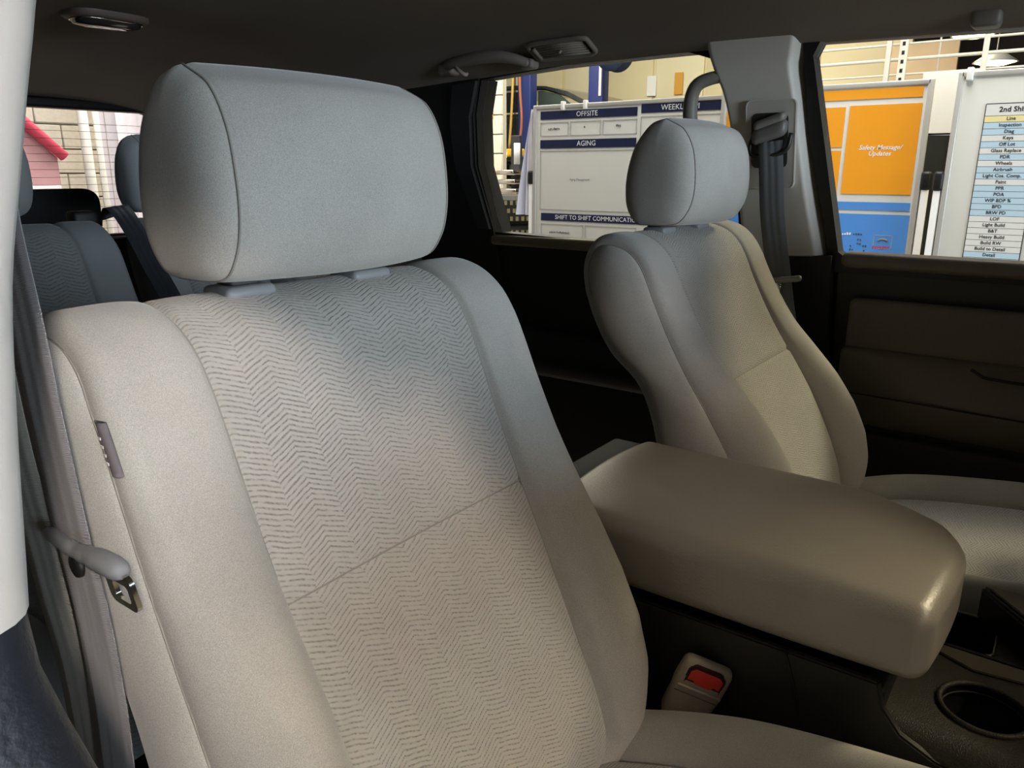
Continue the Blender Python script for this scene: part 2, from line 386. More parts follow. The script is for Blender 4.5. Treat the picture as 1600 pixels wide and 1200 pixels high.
obj('pillar_core', wall_plate([(-.115, 1.32), (-.128, 1.2), (-.155, 1.05), (-.186, .91), (-.215, .88), (-.215, .05), (.02, .05), (-.005, .9), (.0, 1.1), (.03, 1.24), (.05, 1.32)], .034, .06), m_seal, tp, 'auto')
obj('lower_trim', wall_plate([(-.195, .915), (-.20, .5), (-.20, .05), (0.0, .05), (-.01, .5), (-.016, .905)], -.012, .04), m_dark, tp, 'auto')
# grip on the rear edge of the pillar
gp, _ = spline([(.712, .035, 1.262), (.705, .060, 1.258), (.700, .084, 1.247), (.702, .096, 1.222), (.706, .097, 1.18), (.715, .086, 1.13), (.725, .05, 1.09), (.735, .0, 1.07)], 40)
gg = tube(gp, [.012 + .003 * math.sin(PI * i / 39) for i in range(40)], 12); obj('pillar_grip', gg, mk('grip_dark', '#827c75', .5), tp)

# far front door
d1 = tag(thing('door_1', 'far front door with taupe insert panel and padded armrest', None, (.8, -.7, .1)), kind='structure')
obj('door_shell', wall_plate([(-.205, .908), (-.205, .10), (-1.25, .10), (-1.25, .908)], .012, .10), m_doorp, d1, 'auto')
obj('window_sill', rbox((.800, -.74, .907), (.05, 1.06, .032), .014, 4), mk('sill_lit', '#6c6459', .45), d1)  # sill coloured paler than the door, standing for window light on it
def dpanel(y0, y1, z0, z1, x, r, bul):
    def fn(a, b, c):
        q = (1 - (2 * b / (y1 - y0)) ** 4) * (1 - (2 * c / (z1 - z0)) ** 2); return (a - (bul * q if a < 0 else 0), b, c)
    return rbox((x, (y0 + y1) / 2, (z0 + z1) / 2), (.03, y1 - y0, z1 - z0), r, 4, (0, 12, 6), None, fn)
obj('insert_panel', dpanel(-1.2, -.236, .70, .832, .795, .012, .004), m_doori, d1)
ar = obj('armrest', dpanel(-1.2, -.232, .575, .735, .778, .014, .03), mk('armrest_vinyl', '#655d51', .5, bump=(420, .3, .0006)), d1)
obj('pull_edge', tube([(.735, -.47, .728), (.735, -.49, .716), (.737, -.53, .713), (.737, -.75, .712)], .003, 8), m_seal, ar)
obj('crease', tube(spline([(.735, -.25, .650), (.733, -.4, .648), (.733, -.56, .645), (.735, -1.1, .64)], 30)[0], .0018, 6), m_seal, ar)
obj('map_pocket', dpanel(-1.2, -.24, .25, .56, .792, .014, .006), m_doorp, d1)
fr_o = [(-.118, 1.325), (-.118, 1.30), (-.135, 1.15), (-.188, .90), (-.188, .88), (-.8, .88), (-1.26, .88), (-1.26, .95), (-.9, 1.28), (-.7, 1.318)]
fr_i = [(-.150, 1.312), (-.137, 1.287), (-.162, 1.15), (-.203, .922), (-.213, .914), (-.8, .914), (-1.22, .914), (-1.20, .95), (-.86, 1.265), (-.68, 1.298)]
obj('window_frame', wall_ring(fr_o, fr_i, .008, .05), m_seal, d1, 'auto')
tag(obj('window_1', wall_plate(fr_i, .034, .037), m_glass, None, False), None, None, kind='structure')
# far rear door
d2 = tag(thing('door_2', 'dark far rear door beyond the far seat', None, (.8, .35, .1)), kind='structure')
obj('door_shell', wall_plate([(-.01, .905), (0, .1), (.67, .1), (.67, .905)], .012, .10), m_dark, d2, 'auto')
obj('window_sill', rbox((.797, .335, .902), (.045, .69, .028), .012, 4), mk('sill_lit_rear', '#7d7357', .45), d2)  # window light put into this sill's paler colour too
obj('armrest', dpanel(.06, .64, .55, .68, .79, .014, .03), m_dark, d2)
fr_o = [(.66, 1.33), (.69, 1.25), (.72, 1.1), (.70, .9), (.40, .885), (-.03, .885), (-.03, 1.0), (.0, 1.2), (.02, 1.29), (.06, 1.335), (.16, 1.345), (.40, 1.345)]
fr_i = [(.651, 1.293), (.681, 1.215), (.696, 1.09), (.667, .922), (.40, .915), (.0, .915), (.005, 1.0), (.02, 1.18), (.047, 1.272), (.064, 1.297), (.11, 1.312), (.40, 1.309)]
obj('window_frame', wall_ring(fr_o, fr_i, .008, .05), m_seal, d2, 'auto')
tag(obj('window_2', wall_plate(fr_i, .034, .037), m_glassp, None, False), None, None, kind='structure')

# near B pillar: pale upper trim, dark lower trim (close to the camera, left edge of the photo)
tn = tag(thing('trim_2', 'pale upper trim and dark lower trim of the near door pillar', None, (-.76, -.16, .1)), kind='structure')
def npillar(rows, nose=.024):
    """rows: (z, x, y) of the inboard corner; the trim turns there from the door face to the cabin side"""
    sec = []
    C, _ = spline([(r_[1], r_[2], r_[0]) for r_ in rows], 30); V = []; K = 16
    for c in C:
        x, y, z = c
        for k in range(K + 1):
            t = k / K
            if t < .4: q = t / .4; p = (x - .16 + (.16 - nose) * q, y - .052 + .012 * q)       # door side face
            elif t < .7:
                a = (t - .4) / .3 * PI / 2; p = (x - nose + nose * math.sin(a), y + nose - .040 - (nose) * math.cos(a) + .0)
            else: q = (t - .7) / .3; p = (x - .075 * q ** 1.3, y - .040 + nose + q * .17)
            V.append((p[0], p[1], z))
    n = K + 1; F = [(j * n + i, j * n + i + 1, (j + 1) * n + i + 1, (j + 1) * n + i) for j in range(29) for i in range(K)]
    return np.array(V), F
obj('upper_trim', npillar([(1.33, -.640, -.09), (1.20, -.655, -.121), (1.16, -.6655, -.13), (1.12, -.6805, -.1425), (1.08, -.695, -.155), (1.03, -.715, -.176), (.97, -.7305, -.196), (.92, -.7425, -.214), (.897, -.748, -.222)]), mk('pillar_pale', '#c3c1bc', .5), tn)
obj('lower_trim', npillar([(.896, -.749, -.221), (.86, -.748, -.226), (.80, -.738, -.25), (.6, -.70, -.28), (.3, -.70, -.30), (.05, -.70, -.30)]), m_darkp, tn)
obj('belt_guide_cover', rbox((-.664, -.060, 1.125), (.03, .05, .045), .012, 4), mk('guide_cover_pale', '#d6d4d0', .5), tn)

# dashboard ahead of the seats (outside the frame, it shades the lower cabin as in the photo)
ds = tag(thing('trim_3', 'dark dashboard below the windshield', None, (0, -1.5, .1)), kind='structure')
obj('dash_top', prism([(-1.02, .80), (-1.03, .88), (-1.10, .93), (-1.45, .94), (-2.1, .93), (-2.1, .1), (-1.35, .1), (-1.2, .5)], 'x', -.78, .78, .02, 3), m_doorp, ds, 'auto')
for sg in (-1, 1): obj('windshield_pillar', tube([(sg * .66, -.80, 1.34), (sg * .74, -1.35, 1.12), (sg * .79, -1.75, .94)], .06, 10), m_head, ds)

obj('instrument_hood', rbox((.40, -1.05, .985), (.50, .28, .15), .04, 4), m_doorp, ds)
wc = Vector((.40, -.80, .86)); wn = Vector((0, .80, .60)).normalized(); wu = Vector((1, 0, 0)); wv_ = wn.cross(wu)
obj('steering_wheel_rim', tube([wc + (wu * math.cos(a) + wv_ * math.sin(a)) * .19 for a in np.linspace(0, 2 * PI, 40, endpoint=False)], .016, 10, True), m_black, ds)
obj('steering_wheel_hub', join(xf(rbox((0, 0, 0), (.20, .14, .05), .02, 3), Matrix((wu, wv_, wn)).transposed(), wc), tube([wc - wu * .19, wc + wu * .19], .018, 8), tube([wc, wc - wn * .4], .04, 10)), m_black, ds)

# ------------------------------------------------------------------ seats
class Seat:
    """one car seat: padded backrest swept over a side profile, headrest, cushion"""
    def __init__(s, name, label, cx, dy, front, back, W=.238, hw=.152, bol=1., mats=(None, None), cross=True, hr=None, res=1., cushion=True, tagside=None, group=None, hr_dy=0, cushion_w=.238, lean=0.0):
        s.cx = cx; s.dy = dy; s.W0 = W; s.hw0 = hw; s.bol = bol; s.ms, s.mi = mats; s.res = res; s.cross = cross
        P, s.arc = spline(front + back, 700); s.P = P; s.it = int(np.argmax(P[:, 1])); s.n = len(P)
        T = np.gradient(P, axis=0); T /= np.linalg.norm(T, axis=1)[:, None]; s.N = np.stack([-T[:, 1], T[:, 0]], 1)
        s.root = thing(name, label, 'car seat', (cx, dy - .35, .05), group)
        s.build_back()
        if hr: s.headrest(hr, hr_dy)
        if cushion: s.cushion(cushion_w)
        if tagside: s.cloth_tag()
    def at(s, t):
        i = t * (s.n - 1); k = min(int(i), s.n - 2); f = i - k
        return s.P[k] * (1 - f) + s.P[k + 1] * f, s.N[k] * (1 - f) + s.N[k + 1] * f
    def W(s, z): return s.W0 + np.interp(z, [.38, .42, .46, .50, .55, .6, .93, .99], [-.13, -.085, -.05, -.025, -.006, .004, -.002, -.008]) * s.W0 / .238
    def hw(s, z): return min(s.hw0, s.W(z) * .74)
    def pt(s, X, t):
        p, nrm = s.at(t); z = p[1]; W = s.W(z); hw = s.hw(z); c = abs(X); tt = s.it / (s.n - 1)
        m = min(1, max(0, (tt + .05 - t) / .08)); m = m * m * (3 - 2 * m)
        A = s.bol * np.interp(z, [.42, .47, .52, .56, .6, .65, .7, .75, .8, .86, .93], [.0, .010, .026, .038, .044, .044, .036, .025, .014, .006, .002])
        rel = 0.
        if c < hw:
            rel = -.010 * m * s.bol * (1 - (c / hw) ** 2) * np.interp(z, [.5, .6, .9, .97], [1, 1, 1, .3])
            rel += .004 * m * (1 - (c / hw) ** 6)
            if s.cross and t < tt: rel -= .0035 * math.exp(-((z - .766) / .0035) ** 2)
        else:
            q = (c - hw) / max(.01, W - hw); rel = A * m * math.sin(PI * min(1, q) ** .85) ** .9 if 0 < q < 1 else 0
            rel += .004 * m * (1 - (1 - min(1, q * 3)) ** 2) * (1 if q < .33 else 1)
        rel -= .0045 * math.exp(-((c - hw) / .0035) ** 2) * (1 if t < tt + .1 else 0)
        e0 = .016; e = min(1, max(0, (c - (W - e0)) / e0)); rel -= e0 * (1 - math.sqrt(max(0, 1 - e * e)))
        return (s.cx + X, s.dy + p[0] + nrm[0] * rel, z + nrm[1] * rel)
    def build_back(s):
        tt = s.it / (s.n - 1); te = tt + .085; zs = np.array([s.at(t)[0][1] for t in np.linspace(0, tt, 300)])
        tc = float(np.interp(.766, zs, np.linspace(0, tt, 300))); k = s.res; ni = lambda a: max(6, int(a * k))
        if not s.cross: tc = 0.
        us = dense(-1, 1, ni(70), .8)
        for nm, a, b in (('lumbar_insert', 0, tc), ('backrest_insert', tc, te)):
            if b - a < .01: continue
            ts = dense(a, b, ni(90), .6); g = grid(lambda u, t: s.pt(u * s.hw(s.at(t)[0][1]), t), us, ts)
            uv = [(u * s.hw(s.at(t)[0][1]), t * s.arc[-1]) for t in ts for u in us]
            obj(nm, g, s.mi, s.root, True, uv)
        if s.cross: obj('seam', tube([np.array(s.pt(u * s.hw(.766), tc)) + np.array((0, .0004, 0)) for u in np.linspace(-1, 1, 80)], .0011, 6), m_seam, s.root)
        for sg in (-1, 1):
            ts = np.linspace(0, te, ni(150))
            def f(u, t, sg=sg):
                z = s.at(t)[0][1]; h = s.hw(z); return s.pt(sg * (h + (s.W(z) - h) * u), t)
            us2 = dense(0, 1, ni(44), .9); g = grid(f, us2, ts)
            if sg < 0: g = (g[0], [q[::-1] for q in g[1]])
            obj('bolster', g, s.ms, s.root)
            obj('seam', tube([np.array(s.pt(sg * s.hw(s.at(t)[0][1]), t)) for t in np.linspace(.005, te, 110)], .0011, 6), m_seam, s.root)
            # side panel between the front and the back profile
            tf = np.linspace(0, tt, ni(90))
            def sp_(q, t, sg=sg):
                za = s.at(t)[0][1]; tb = 1 - (1 - tt) * (t / tt); zb = s.at(tb)[0][1]
                a = np.array(s.pt(sg * s.W(za), t)); b = np.array(s.pt(sg * s.W(zb), tb)); p = a + (b - a) * q
                p[0] += sg * .016 * math.sin(PI * q) ** .6 * min(1, (tt - t) / .05); return p
            g = grid(sp_, dense(0, 1, ni(26), .7), tf)
            if sg > 0: g = (g[0], [q[::-1] for q in g[1]])
            sd = obj('side_panel', g, s.ms, s.root)
            obj('seam', tube([np.array(s.pt(sg * s.W(s.at(t)[0][1]), t)) + np.array((sg * .0005, 0, 0)) for t in np.linspace(.005, te, 110)], .0008, 6), m_seam, sd)
        ts = np.linspace(te, 1, ni(50)); g = grid(lambda u, t: s.pt(u * s.W(s.at(t)[0][1]), t), dense(-1, 1, ni(40), .8), ts)
        obj('back_panel', g, s.ms, s.root)
    def headrest(s, h, dy):
        prof, hx, bulge, zb, posts = h['prof'], h['half'], h['bulge'], h['z'], h['post']
        P, _ = spline(list(prof) + [prof[0]], 97); P = P[:-1]; c = P.mean(0); y0 = s.dy + dy
        k = s.res; ni = lambda a: max(8, int(a * k))
        bow = lambda X, p: -.032 * max(0, 1 - (X / (hx + bulge)) ** 2) * min(1, max(0, (c[0] - p[0]) / .04 + .3))
        def sec(sc, X, fl=1.): return [(s.cx + X, y0 + .012 + c[0] + (p[0] - c[0]) * sc + bow(X, p), zb + c[1] + (p[1] - c[1]) * sc) for p in P]
        xs_ = dense(-hx, hx, ni(40), .8); V = []; nP = len(P)
        for X in xs_:
            d = hx - abs(X); sc = 1 + .02 * (1 - (X / hx) ** 2) - .022 * math.exp(-(d / .004) ** 2); V += sec(sc, X)
        F = [(j * nP + i, j * nP + (i + 1) % nP, (j + 1) * nP + (i + 1) % nP, (j + 1) * nP + i) for j in range(len(xs_) - 1) for i in range(nP)]
        hd = obj('headrest', (np.array(V), F), s.ms, s.root)
        for sg in (-1, 1):
            V = []; qs = np.linspace(0, 1, ni(22))
            for q in qs:
                sc = .978 * math.cos(q * PI / 2) ** .55 if q < 1 else .0; X = sg * (hx + bulge * math.sin(q * PI / 2) ** .9); V += sec(max(sc, .002), X)
            F = [(j * nP + i, j * nP + (i + 1) % nP, (j + 1) * nP + (i + 1) % nP, (j + 1) * nP + i) for j in range(len(qs) - 1) for i in range(nP)]
            if sg < 0: F = [f[::-1] for f in F]
            obj('headrest_side', (np.array(V), F), s.ms, hd)
            obj('headrest_seam', tube([(p[0] + sg * .0004, p[1], p[2]) for p in sec(.983, sg * hx)], .0010, 6, True), m_seam, hd)
            if posts:
                tp_, _n = s.at(s.it / (s.n - 1)); zt = tp_[1]
                obj('headrest_post', tube([(s.cx + sg * posts, y0 + .0, zt - .03), (s.cx + sg * posts, y0 - .004, zb + c[1])], .006, 12), m_chrome, s.root)
                gz = zt + .001
                obj('headrest_guide', rbox((s.cx + sg * posts, y0 - .014, gz - .001), (.050, .040, .012), .0055, 3), m_guide, s.root)
        if h.get('underside'):
            obj('underside_block', rbox((s.cx - hx + .045, y0 - .012, zb + .010), (.03, .03, .014), .005, 3), mk('headrest_underside_dark', '#5d5a57', .8), hd)  # small dark block at the headrest underside
    def cushion(s, cw):
        pth = [(-.16, .415), (-.21, .437), (-.266, .462), (-.356, .500), (-.442, .525), (-.582, .545), (-.70, .552), (-.765, .545), (-.80, .515), (-.81, .46), (-.80, .38)]
        P, arc = spline(pth, 160); T = np.gradient(P, axis=0); T /= np.linalg.norm(T, axis=1)[:, None]; Nn = np.stack([T[:, 1], -T[:, 0]], 1)
        hw = .155
        def pt(X, i):
            p = P[i]; c = abs(X); Wd = cw - .02 * max(0, 1 - i / 25); q = (c - hw) / (Wd - hw); rel = 0
            f_ = min(1, i / 30)
            if c < hw: rel = -.006 * (1 - (c / hw) ** 4) + .004
            else: rel = .034 * f_ * math.sin(PI * min(1, q)) ** .9
            rel -= .0045 * math.exp(-((c - hw) / .0035) ** 2)
            e = min(1, max(0, (c - (Wd - .045)) / .045)); rel -= .045 * (1 - math.sqrt(max(0, 1 - e * e)))
            return (s.cx + X, s.dy + p[0] + Nn[i][0] * rel, p[1] + Nn[i][1] * rel)
        idx = list(range(0, 160, 2 if s.res > .6 else 4)); us = dense(-hw, hw, 44, .8)
        obj('cushion_insert', grid(lambda X, i: pt(X, i), us, idx), s.mi, s.root, True, [(X, arc[i]) for i in idx for X in us])
        for sg in (-1, 1):
            us2 = dense(0, 1, 30, .8); Wd = lambda i: cw - .02 * max(0, 1 - i / 25)
            g = grid(lambda u, i: pt(sg * (hw + (Wd(i) - hw) * u), i), us2, idx); cu = obj('cushion_bolster', g, s.ms, s.root)
            # skirt down the side
            def sk(u, i):
                a = np.array(pt(sg * Wd(i), i)); b = a.copy(); b[2] = .30; b[0] -= sg * .015; return a + (b - a) * u
            obj('cushion_side', grid(sk, np.linspace(0, 1, 6), idx), m_rug, s.root)
            obj('seam', tube([np.array(pt(sg * Wd(i), i)) for i in idx], .002, 6), m_seam, cu)
        obj('seat_base', rbox((s.cx, s.dy - .48, .19), (.44, .52, .24), .02), m_dark, s.root, 'auto')
    def cloth_tag(s):
        zs = [(.906, .0), (.868, .0)]
        tt = s.it / (s.n - 1); tz = np.array([s.at(t)[0][1] for t in np.linspace(0, tt, 300)]); fz = lambda z: float(np.interp(z, tz, np.linspace(0, tt, 300)))
        V = []; L_ = 14
        A = [np.array(s.pt(-s.W(z), fz(z))) for z in np.linspace(.926, .890, L_)]
        for a in A:
            for dx, dyy in ((.0, .0), (-.003, -.007), (-.001, -.013), (.002, -.013), (.001, -.007), (.003, .0)): V.append(a + np.array((dx, dyy, 0)))
        F = [(j * 6 + i, j * 6 + (i + 1) % 6, (j + 1) * 6 + (i + 1) % 6, (j + 1) * 6 + i) for j in range(L_ - 1) for i in range(6)] + [tuple(range(6)), tuple((L_ - 1) * 6 + i for i in range(6))[::-1]]
        t_ = obj('side_tag', (np.array(V), F), mk('tag_cloth', '#6f696b', .8), s.root)
        t_['label'] = 'small grey cloth tag with white stitching'
        for q in range(4):
            a = A[4 + 2 * q] + np.array((-.0033, -.0062, 0)); obj('stitch', rbox(a, (.0006, .0034, .0018), 0), mk('tag_stitch', '#e6e3e2', .8), t_, False)

FRONT_N = [(-.20, .385), (-.245, .42), (-.268, .46), (-.272, .50), (-.258, .55), (-.235, .60), (-.212, .65), (-.190, .70), (-.166, .75), (-.143, .80), (-.122, .85), (-.102, .90), (-.088, .93), (-.071, .955), (-.045, .973), (-.010, .981)]
BACK_N = [(.018, .973), (.034, .945), (.034, .90), (.020, .85), (-.004, .80), (-.040, .755), (-.070, .71), (-.090, .65), (-.108, .60), (-.135, .50), (-.160, .385)]
FRONT_F = [(-.23, .385), (-.275, .42), (-.305, .46), (-.312, .50), (-.305, .55), (-.287, .60), (-.263, .65), (-.236, .70), (-.203, .75), (-.168, .80), (-.138, .85), (-.112, .90), (-.098, .93), (-.080, .957), (-.055, .976), (-.018, .985)]
BACK_F = [(.010, .976), (.026, .945), (.022, .90), (.002, .85), (-.028, .805), (-.075, .765), (-.10, .72), (-.118, .66), (-.135, .60), (-.16, .50), (-.185, .385)]
HRP = [(-.046, .175), (-.072, .158), (-.088, .130), (-.094, .095), (-.094, .062), (-.086, .035), (-.066, .014), (-.025, .011), (-.004, .014), (.011, .036), (.015, .066), (.012, .098), (.002, .132), (-.012, .154), (-.028, .169)]
HR = dict(prof=HRP, half=.116, bulge=.022, z=.984, post=.07, underside=True)
near = Seat('front_seat', 'large grey cloth front seat nearest the camera, between the belt and the console', -.40, 0, FRONT_N, BACK_N, mats=(m_suede, m_insert), hr=HR, tagside=True)
far = Seat('front_seat', 'grey cloth front seat beyond the console, beside the far door pillar', .40, 0, FRONT_F, BACK_F, mats=(m_suede, m_insert), hr=HR, hr_dy=-.012, res=.75)
HRS = dict(prof=[(a * .9, b) for a, b in HRP], half=.138, bulge=.04, z=.985, post=.05, underside=False)
HRC = dict(prof=[(a * .8, b * .95) for a, b in HRP], half=.112, bulge=.03, z=.985, post=.04, underside=False)
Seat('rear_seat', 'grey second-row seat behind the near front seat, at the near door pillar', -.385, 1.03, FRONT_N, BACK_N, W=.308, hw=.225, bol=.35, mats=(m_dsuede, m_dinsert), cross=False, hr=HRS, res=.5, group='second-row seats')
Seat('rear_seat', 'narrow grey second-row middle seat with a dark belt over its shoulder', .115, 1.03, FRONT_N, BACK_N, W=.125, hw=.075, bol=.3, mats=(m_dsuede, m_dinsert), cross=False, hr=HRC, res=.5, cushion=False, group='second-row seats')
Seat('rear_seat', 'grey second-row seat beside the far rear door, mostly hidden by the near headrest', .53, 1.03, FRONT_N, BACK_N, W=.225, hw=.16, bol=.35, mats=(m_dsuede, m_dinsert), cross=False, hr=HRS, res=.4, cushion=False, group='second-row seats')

# third-row headrest bar seen over the second row
t3 = thing('rear_seat', 'black third-row seat top with a wide low headrest before the rear window', 'car seat', (0, 1.56, .05))
m_dk3 = mk('third_row_cloth', '#33363a', .95, grain=(600, .1))
obj('headrest', rbox((.015, 1.52, .975), (.30, .10, .12), .035, 5, (8, 0, 3)), m_dk3, t3)
obj('backrest', rbox((0, 1.60, .52), (1.2, .14, .76), .04, 4), m_dk3, t3)
obj('headrest_post', tube([(-.03, 1.54, .88), (-.03, 1.53, .93)], .006), m_chrome, t3); obj('headrest_post', tube([(.06, 1.54, .88), (.06, 1.53, .93)], .006), m_chrome, t3)

# ------------------------------------------------------------------ seat belts
# near front belt: two strands beside the seat with the latch plate
b1 = thing('seat_belt', 'grey seat belt hanging beside the near front seat with its latch plate', 'seat belt', (-.665, -.1, .1))
g, uv = ribbon([(-.655, -.050, 1.13), (-.662, -.056, 1.06), (-.665, -.072, .99), (-.665, -.077, .93), (-.665, -.087, .85), (-.666, -.101, .78), (-.668, -.104, .68), (-.68, -.10, .45), (-.69, -.09, .15)],
               [(-.05, 1, 0), (-.08, 1, 0), (-.1, 1, 0), (-.1, 1, 0), (-.1, 1, 0)], .046)
obj('webbing', g, m_web, b1, True, uv)
g, uv = ribbon([(-.662, -.010, 1.11), (-.667, -.020, .99), (-.668, -.028, .90), (-.668, -.050, .80), (-.670, -.07, .66), (-.685, -.06, .15)], (-.1, 1, 0), .046)
o_ = obj('return_webbing', g, mk_webbing('belt_webbing_pale', '#9a978f'), b1, True, uv)
lp, _ = spline([(-.668, -.060, .843), (-.672, -.075, .849), (-.674, -.095, .850), (-.674, -.115, .850), (-.673, -.135, .851), (-.672, -.150, .851), (-.670, -.165, .849)], 24)
lt = obj('latch_plate', tube(lp, [.003, .004] + [.0046] * 8 + [.005] * 4 + [.006] * 3 + [.0072] * 5 + [.0065, .004], 14), mk('latch_grey', '#8e8f92', .38), b1)
def tongue():
    o = rrect(-.172, -.140, .822, .848, .006, 4); i_ = rrect(-.166, -.148, .827, .840, .003, 4); V = []; n = len(o)
    for P, x in ((o, -.672), (i_, -.672), (i_, -.669), (o, -.669)):
        for y, z in P: V.append((x + (.848 - z) * .15, y, z))
    F = [(a * n + i, ((a + 1) % 4) * n + i, ((a + 1) % 4) * n + (i + 1) % n, a * n + (i + 1) % n) for a in range(4) for i in range(n)]
    return np.array(V), F
obj('tongue', tongue(), m_chrome, lt, 'auto')
obj('stop_button', lathe([(.001, .0), (.008, .0005), (.0085, .003), (.004, .0055), (.001, .006)], (-.671, -.098, .832), 16, 'x'), m_black, b1)
# far front belt with its shoulder guide
b2 = thing('seat_belt', 'dark grey seat belt running down the far door pillar behind the far seat', 'seat belt', (.70, -.1, .1))
g, uv = ribbon([(.700, -.075, 1.135), (.698, -.082, 1.08), (.690, -.094, 1.0), (.682, -.112, .92), (.676, -.13, .84), (.672, -.15, .74), (.69, -.16, .5), (.72, -.16, .2)], [(-.25, 1, 0), (-.2, 1, 0), (-.15, 1, 0)], .046)
obj('webbing', g, m_webd, b2, True, uv)
sg_ = obj('shoulder_guide', rbox((.700, -.072, 1.152), (.026, .066, .032), .011, 4, (0, 6, 0), None, lambda a, b, c: (a, b, c - .32 * b)), mk('guide_grey', '#757370', .45), b2)
obj('guide_cap', rbox((.697, -.072, 1.172), (.024, .060, .018), .008, 4, (0, 6, 0), None, lambda a, b, c: (a, b, c - .32 * b)), mk('guide_cap_grey', '#87857f', .45), sg_)
obj('guide_loop', tube(spline([(.706, -.040, 1.150), (.703, -.034, 1.125), (.702, -.040, 1.110), (.702, -.07, 1.108), (.703, -.105, 1.118), (.706, -.112, 1.150)], 30)[0], .0042, 8), mk('loop_dark', '#2c2b2a', .4), sg_)
obj('latch_plate', rbox((.672, -.135, .873), (.014, .066, .012), .005, 3, (0, 4, 0), None, lambda a, b, c: (a, b, c - .15 * b)), mk('latch_grey_dark', '#77777a', .4), b2)
obj('tongue', rbox((.671, -.118, .852), (.003, .024, .03), .001, 1), m_chrome, b2)
# second-row middle belt
b3 = thing('seat_belt', 'dark seat belt crossing the second-row middle seat from its shoulder', 'seat belt', (-.05, .93, .3))
pts = []
g, uv = ribbon([(-.035, 1.055, .985), (-.052, 1.0, 1.010), (-.060, .952, .996), (-.056, .918, .955), (-.046, .895, .90), (-.030, .866, .83), (-.012, .835, .74), (.02, .79, .62), (.03, .76, .5)], (1, .15, .1), .047)
obj('webbing', g, m_webk, b3, True, uv)
obj('belt_guide', rbox((-.105, 1.03, .985), (.05, .04, .035), .008, 3), m_dark, b3)

# ------------------------------------------------------------------ centre console
cn = thing('center_console', 'black centre console with padded taupe lid, cup holder and storage bin', 'console', (0, -.5, .02))
def lidfn(a, b, c):
    # a: x, b: y (front is -), c: z ; crowned top, rounded plan at the front right, drooping nose
    f = max(0., (-b - .06) / .155)                       # 0..1 towards the front
    top = (c + .05) / .1
    z = c + .016 * (1 - (a / .15) ** 2) * top
    z -= (.006 + .026 * min(1, max(0, (a + .12) / .2)) ** 1.3) * max(0, f) ** 2 * top
    z += .004 * max(0, f) ** 2 * (1 - top)
    y = b - .012 * (1 - (a / .15) ** 2) * max(0, f) + .03 * max(0, a / .15) ** 3 * max(0, f)
    x = a * (1 - .03 * (1 - top)) * (1 + .05 * (1 - top)) 
    if b > .1: z -= .0
    return (x, y, z)
lid = obj('lid', rbox((.0, -.325, .648), (.280, .43, .080), .018, 6, (10, 14, 3), None, lidfn), m_vinyl, cn)
obj('lid_hinge_cap', rbox((.02, -.083, .655), (.25, .055, .05), .008, 3), mk('hinge_cap_gloss', '#1d1b18', .6, spec=.2), cn)
obj('lid_latch', rbox((.098, -.512, .602), (.06, .03, .035), .006, 3), m_bin, cn)
sides = prism([(-.04, .60), (-.505, .60), (-.512, .574), (-.530, .552), (-.562, .538), (-.62, .527), (-.95, .525), (-.95, .03), (-.04, .03)], 'x', -.138, -.128, .002)
obj('side_panel', sides, m_black, cn, 'auto')
obj('side_panel', xf(sides, None, (.266, 0, 0)), m_black, cn, 'auto')
obj('panel_joint', tube([(-.1385, -.415, .602), (-.1385, -.432, .55), (-.1385, -.45, .40)], .0012, 6), m_bin, cn)
obj('rear_panel', rbox((0, -.045, .32), (.26, .02, .58), .004), m_black, cn, 'auto')
obj('box_wall', rbox((0, -.50, .42), (.25, .02, .33), .004), m_bin, cn, 'auto')
# deck in front of the lid, with the cup well and the bin
def plate_with_holes(outer, holes, z):
    bm = bmesh.new(); ed = []
    for loop in [outer] + holes:
        vs = [bm.verts.new((p[0], p[1], z)) for p in loop]
        for i in range(len(vs)): ed.append(bm.edges.new((vs[i], vs[(i + 1) % len(vs)])))
    bmesh.ops.triangle_fill(bm, use_beauty=True, use_dissolve=False, edges=ed, normal=(0, 0, 1)); return from_bm(bm)
def well(loop, z0, z1, shrink=.9):
    n = len(loop); c = np.mean(np.array(loop), 0); V = [(p[0], p[1], z0) for p in loop] + [(c[0] + (p[0] - c[0]) * shrink, c[1] + (p[1] - c[1]) * shrink, z1) for p in loop]
    return np.array(V), [(i, (i + 1) % n, n + (i + 1) % n, n + i) for i in range(n)] + [tuple(n + i for i in range(n))]
DZ = .555
cup = [(-.050 + .041 * math.cos(a), -.592 + .041 * math.sin(a)) for a in np.linspace(0, 2 * PI, 40, endpoint=False)]
binl = rrect(.052, .136, -.590, -.515, .012, 4)
deck = plate_with_holes([(-.106, -.50), (-.106, -.95), (.143, -.95), (.143, -.50)], [cup, binl], DZ)
def bend(V):
    V = V.copy(); e = np.clip((-.085 - V[:, 0]) / .05, 0, 1); V[:, 2] -= .03 * e ** 2; return V
dk = obj('deck', (deck[0], deck[1]), m_deck, cn, False)
obj('deck_edge', grid(lambda u, y: (-.106 - .030 * math.sin(u * PI / 2), y, DZ - .030 * (1 - math.cos(u * PI / 2))), np.linspace(0, 1, 10), np.linspace(-.95, -.505, 20)), m_deck, dk)
obj('cup_well', well(cup, DZ, DZ - .08, .86), m_bin, cn)
obj('cup_rim', tube([(p[0], p[1], DZ + .001) for p in cup], .0032, 8, True), m_deck, cn)
obj('cup_step', tube([(-.050 + .0385 * math.cos(a), -.592 + .0385 * math.sin(a), DZ - .008) for a in np.linspace(0, 2 * PI, 40, endpoint=False)], .0016, 6, True), m_black, cn)
obj('bin_well', well(binl, DZ, DZ - .14, .9), m_bin, cn, 'auto')
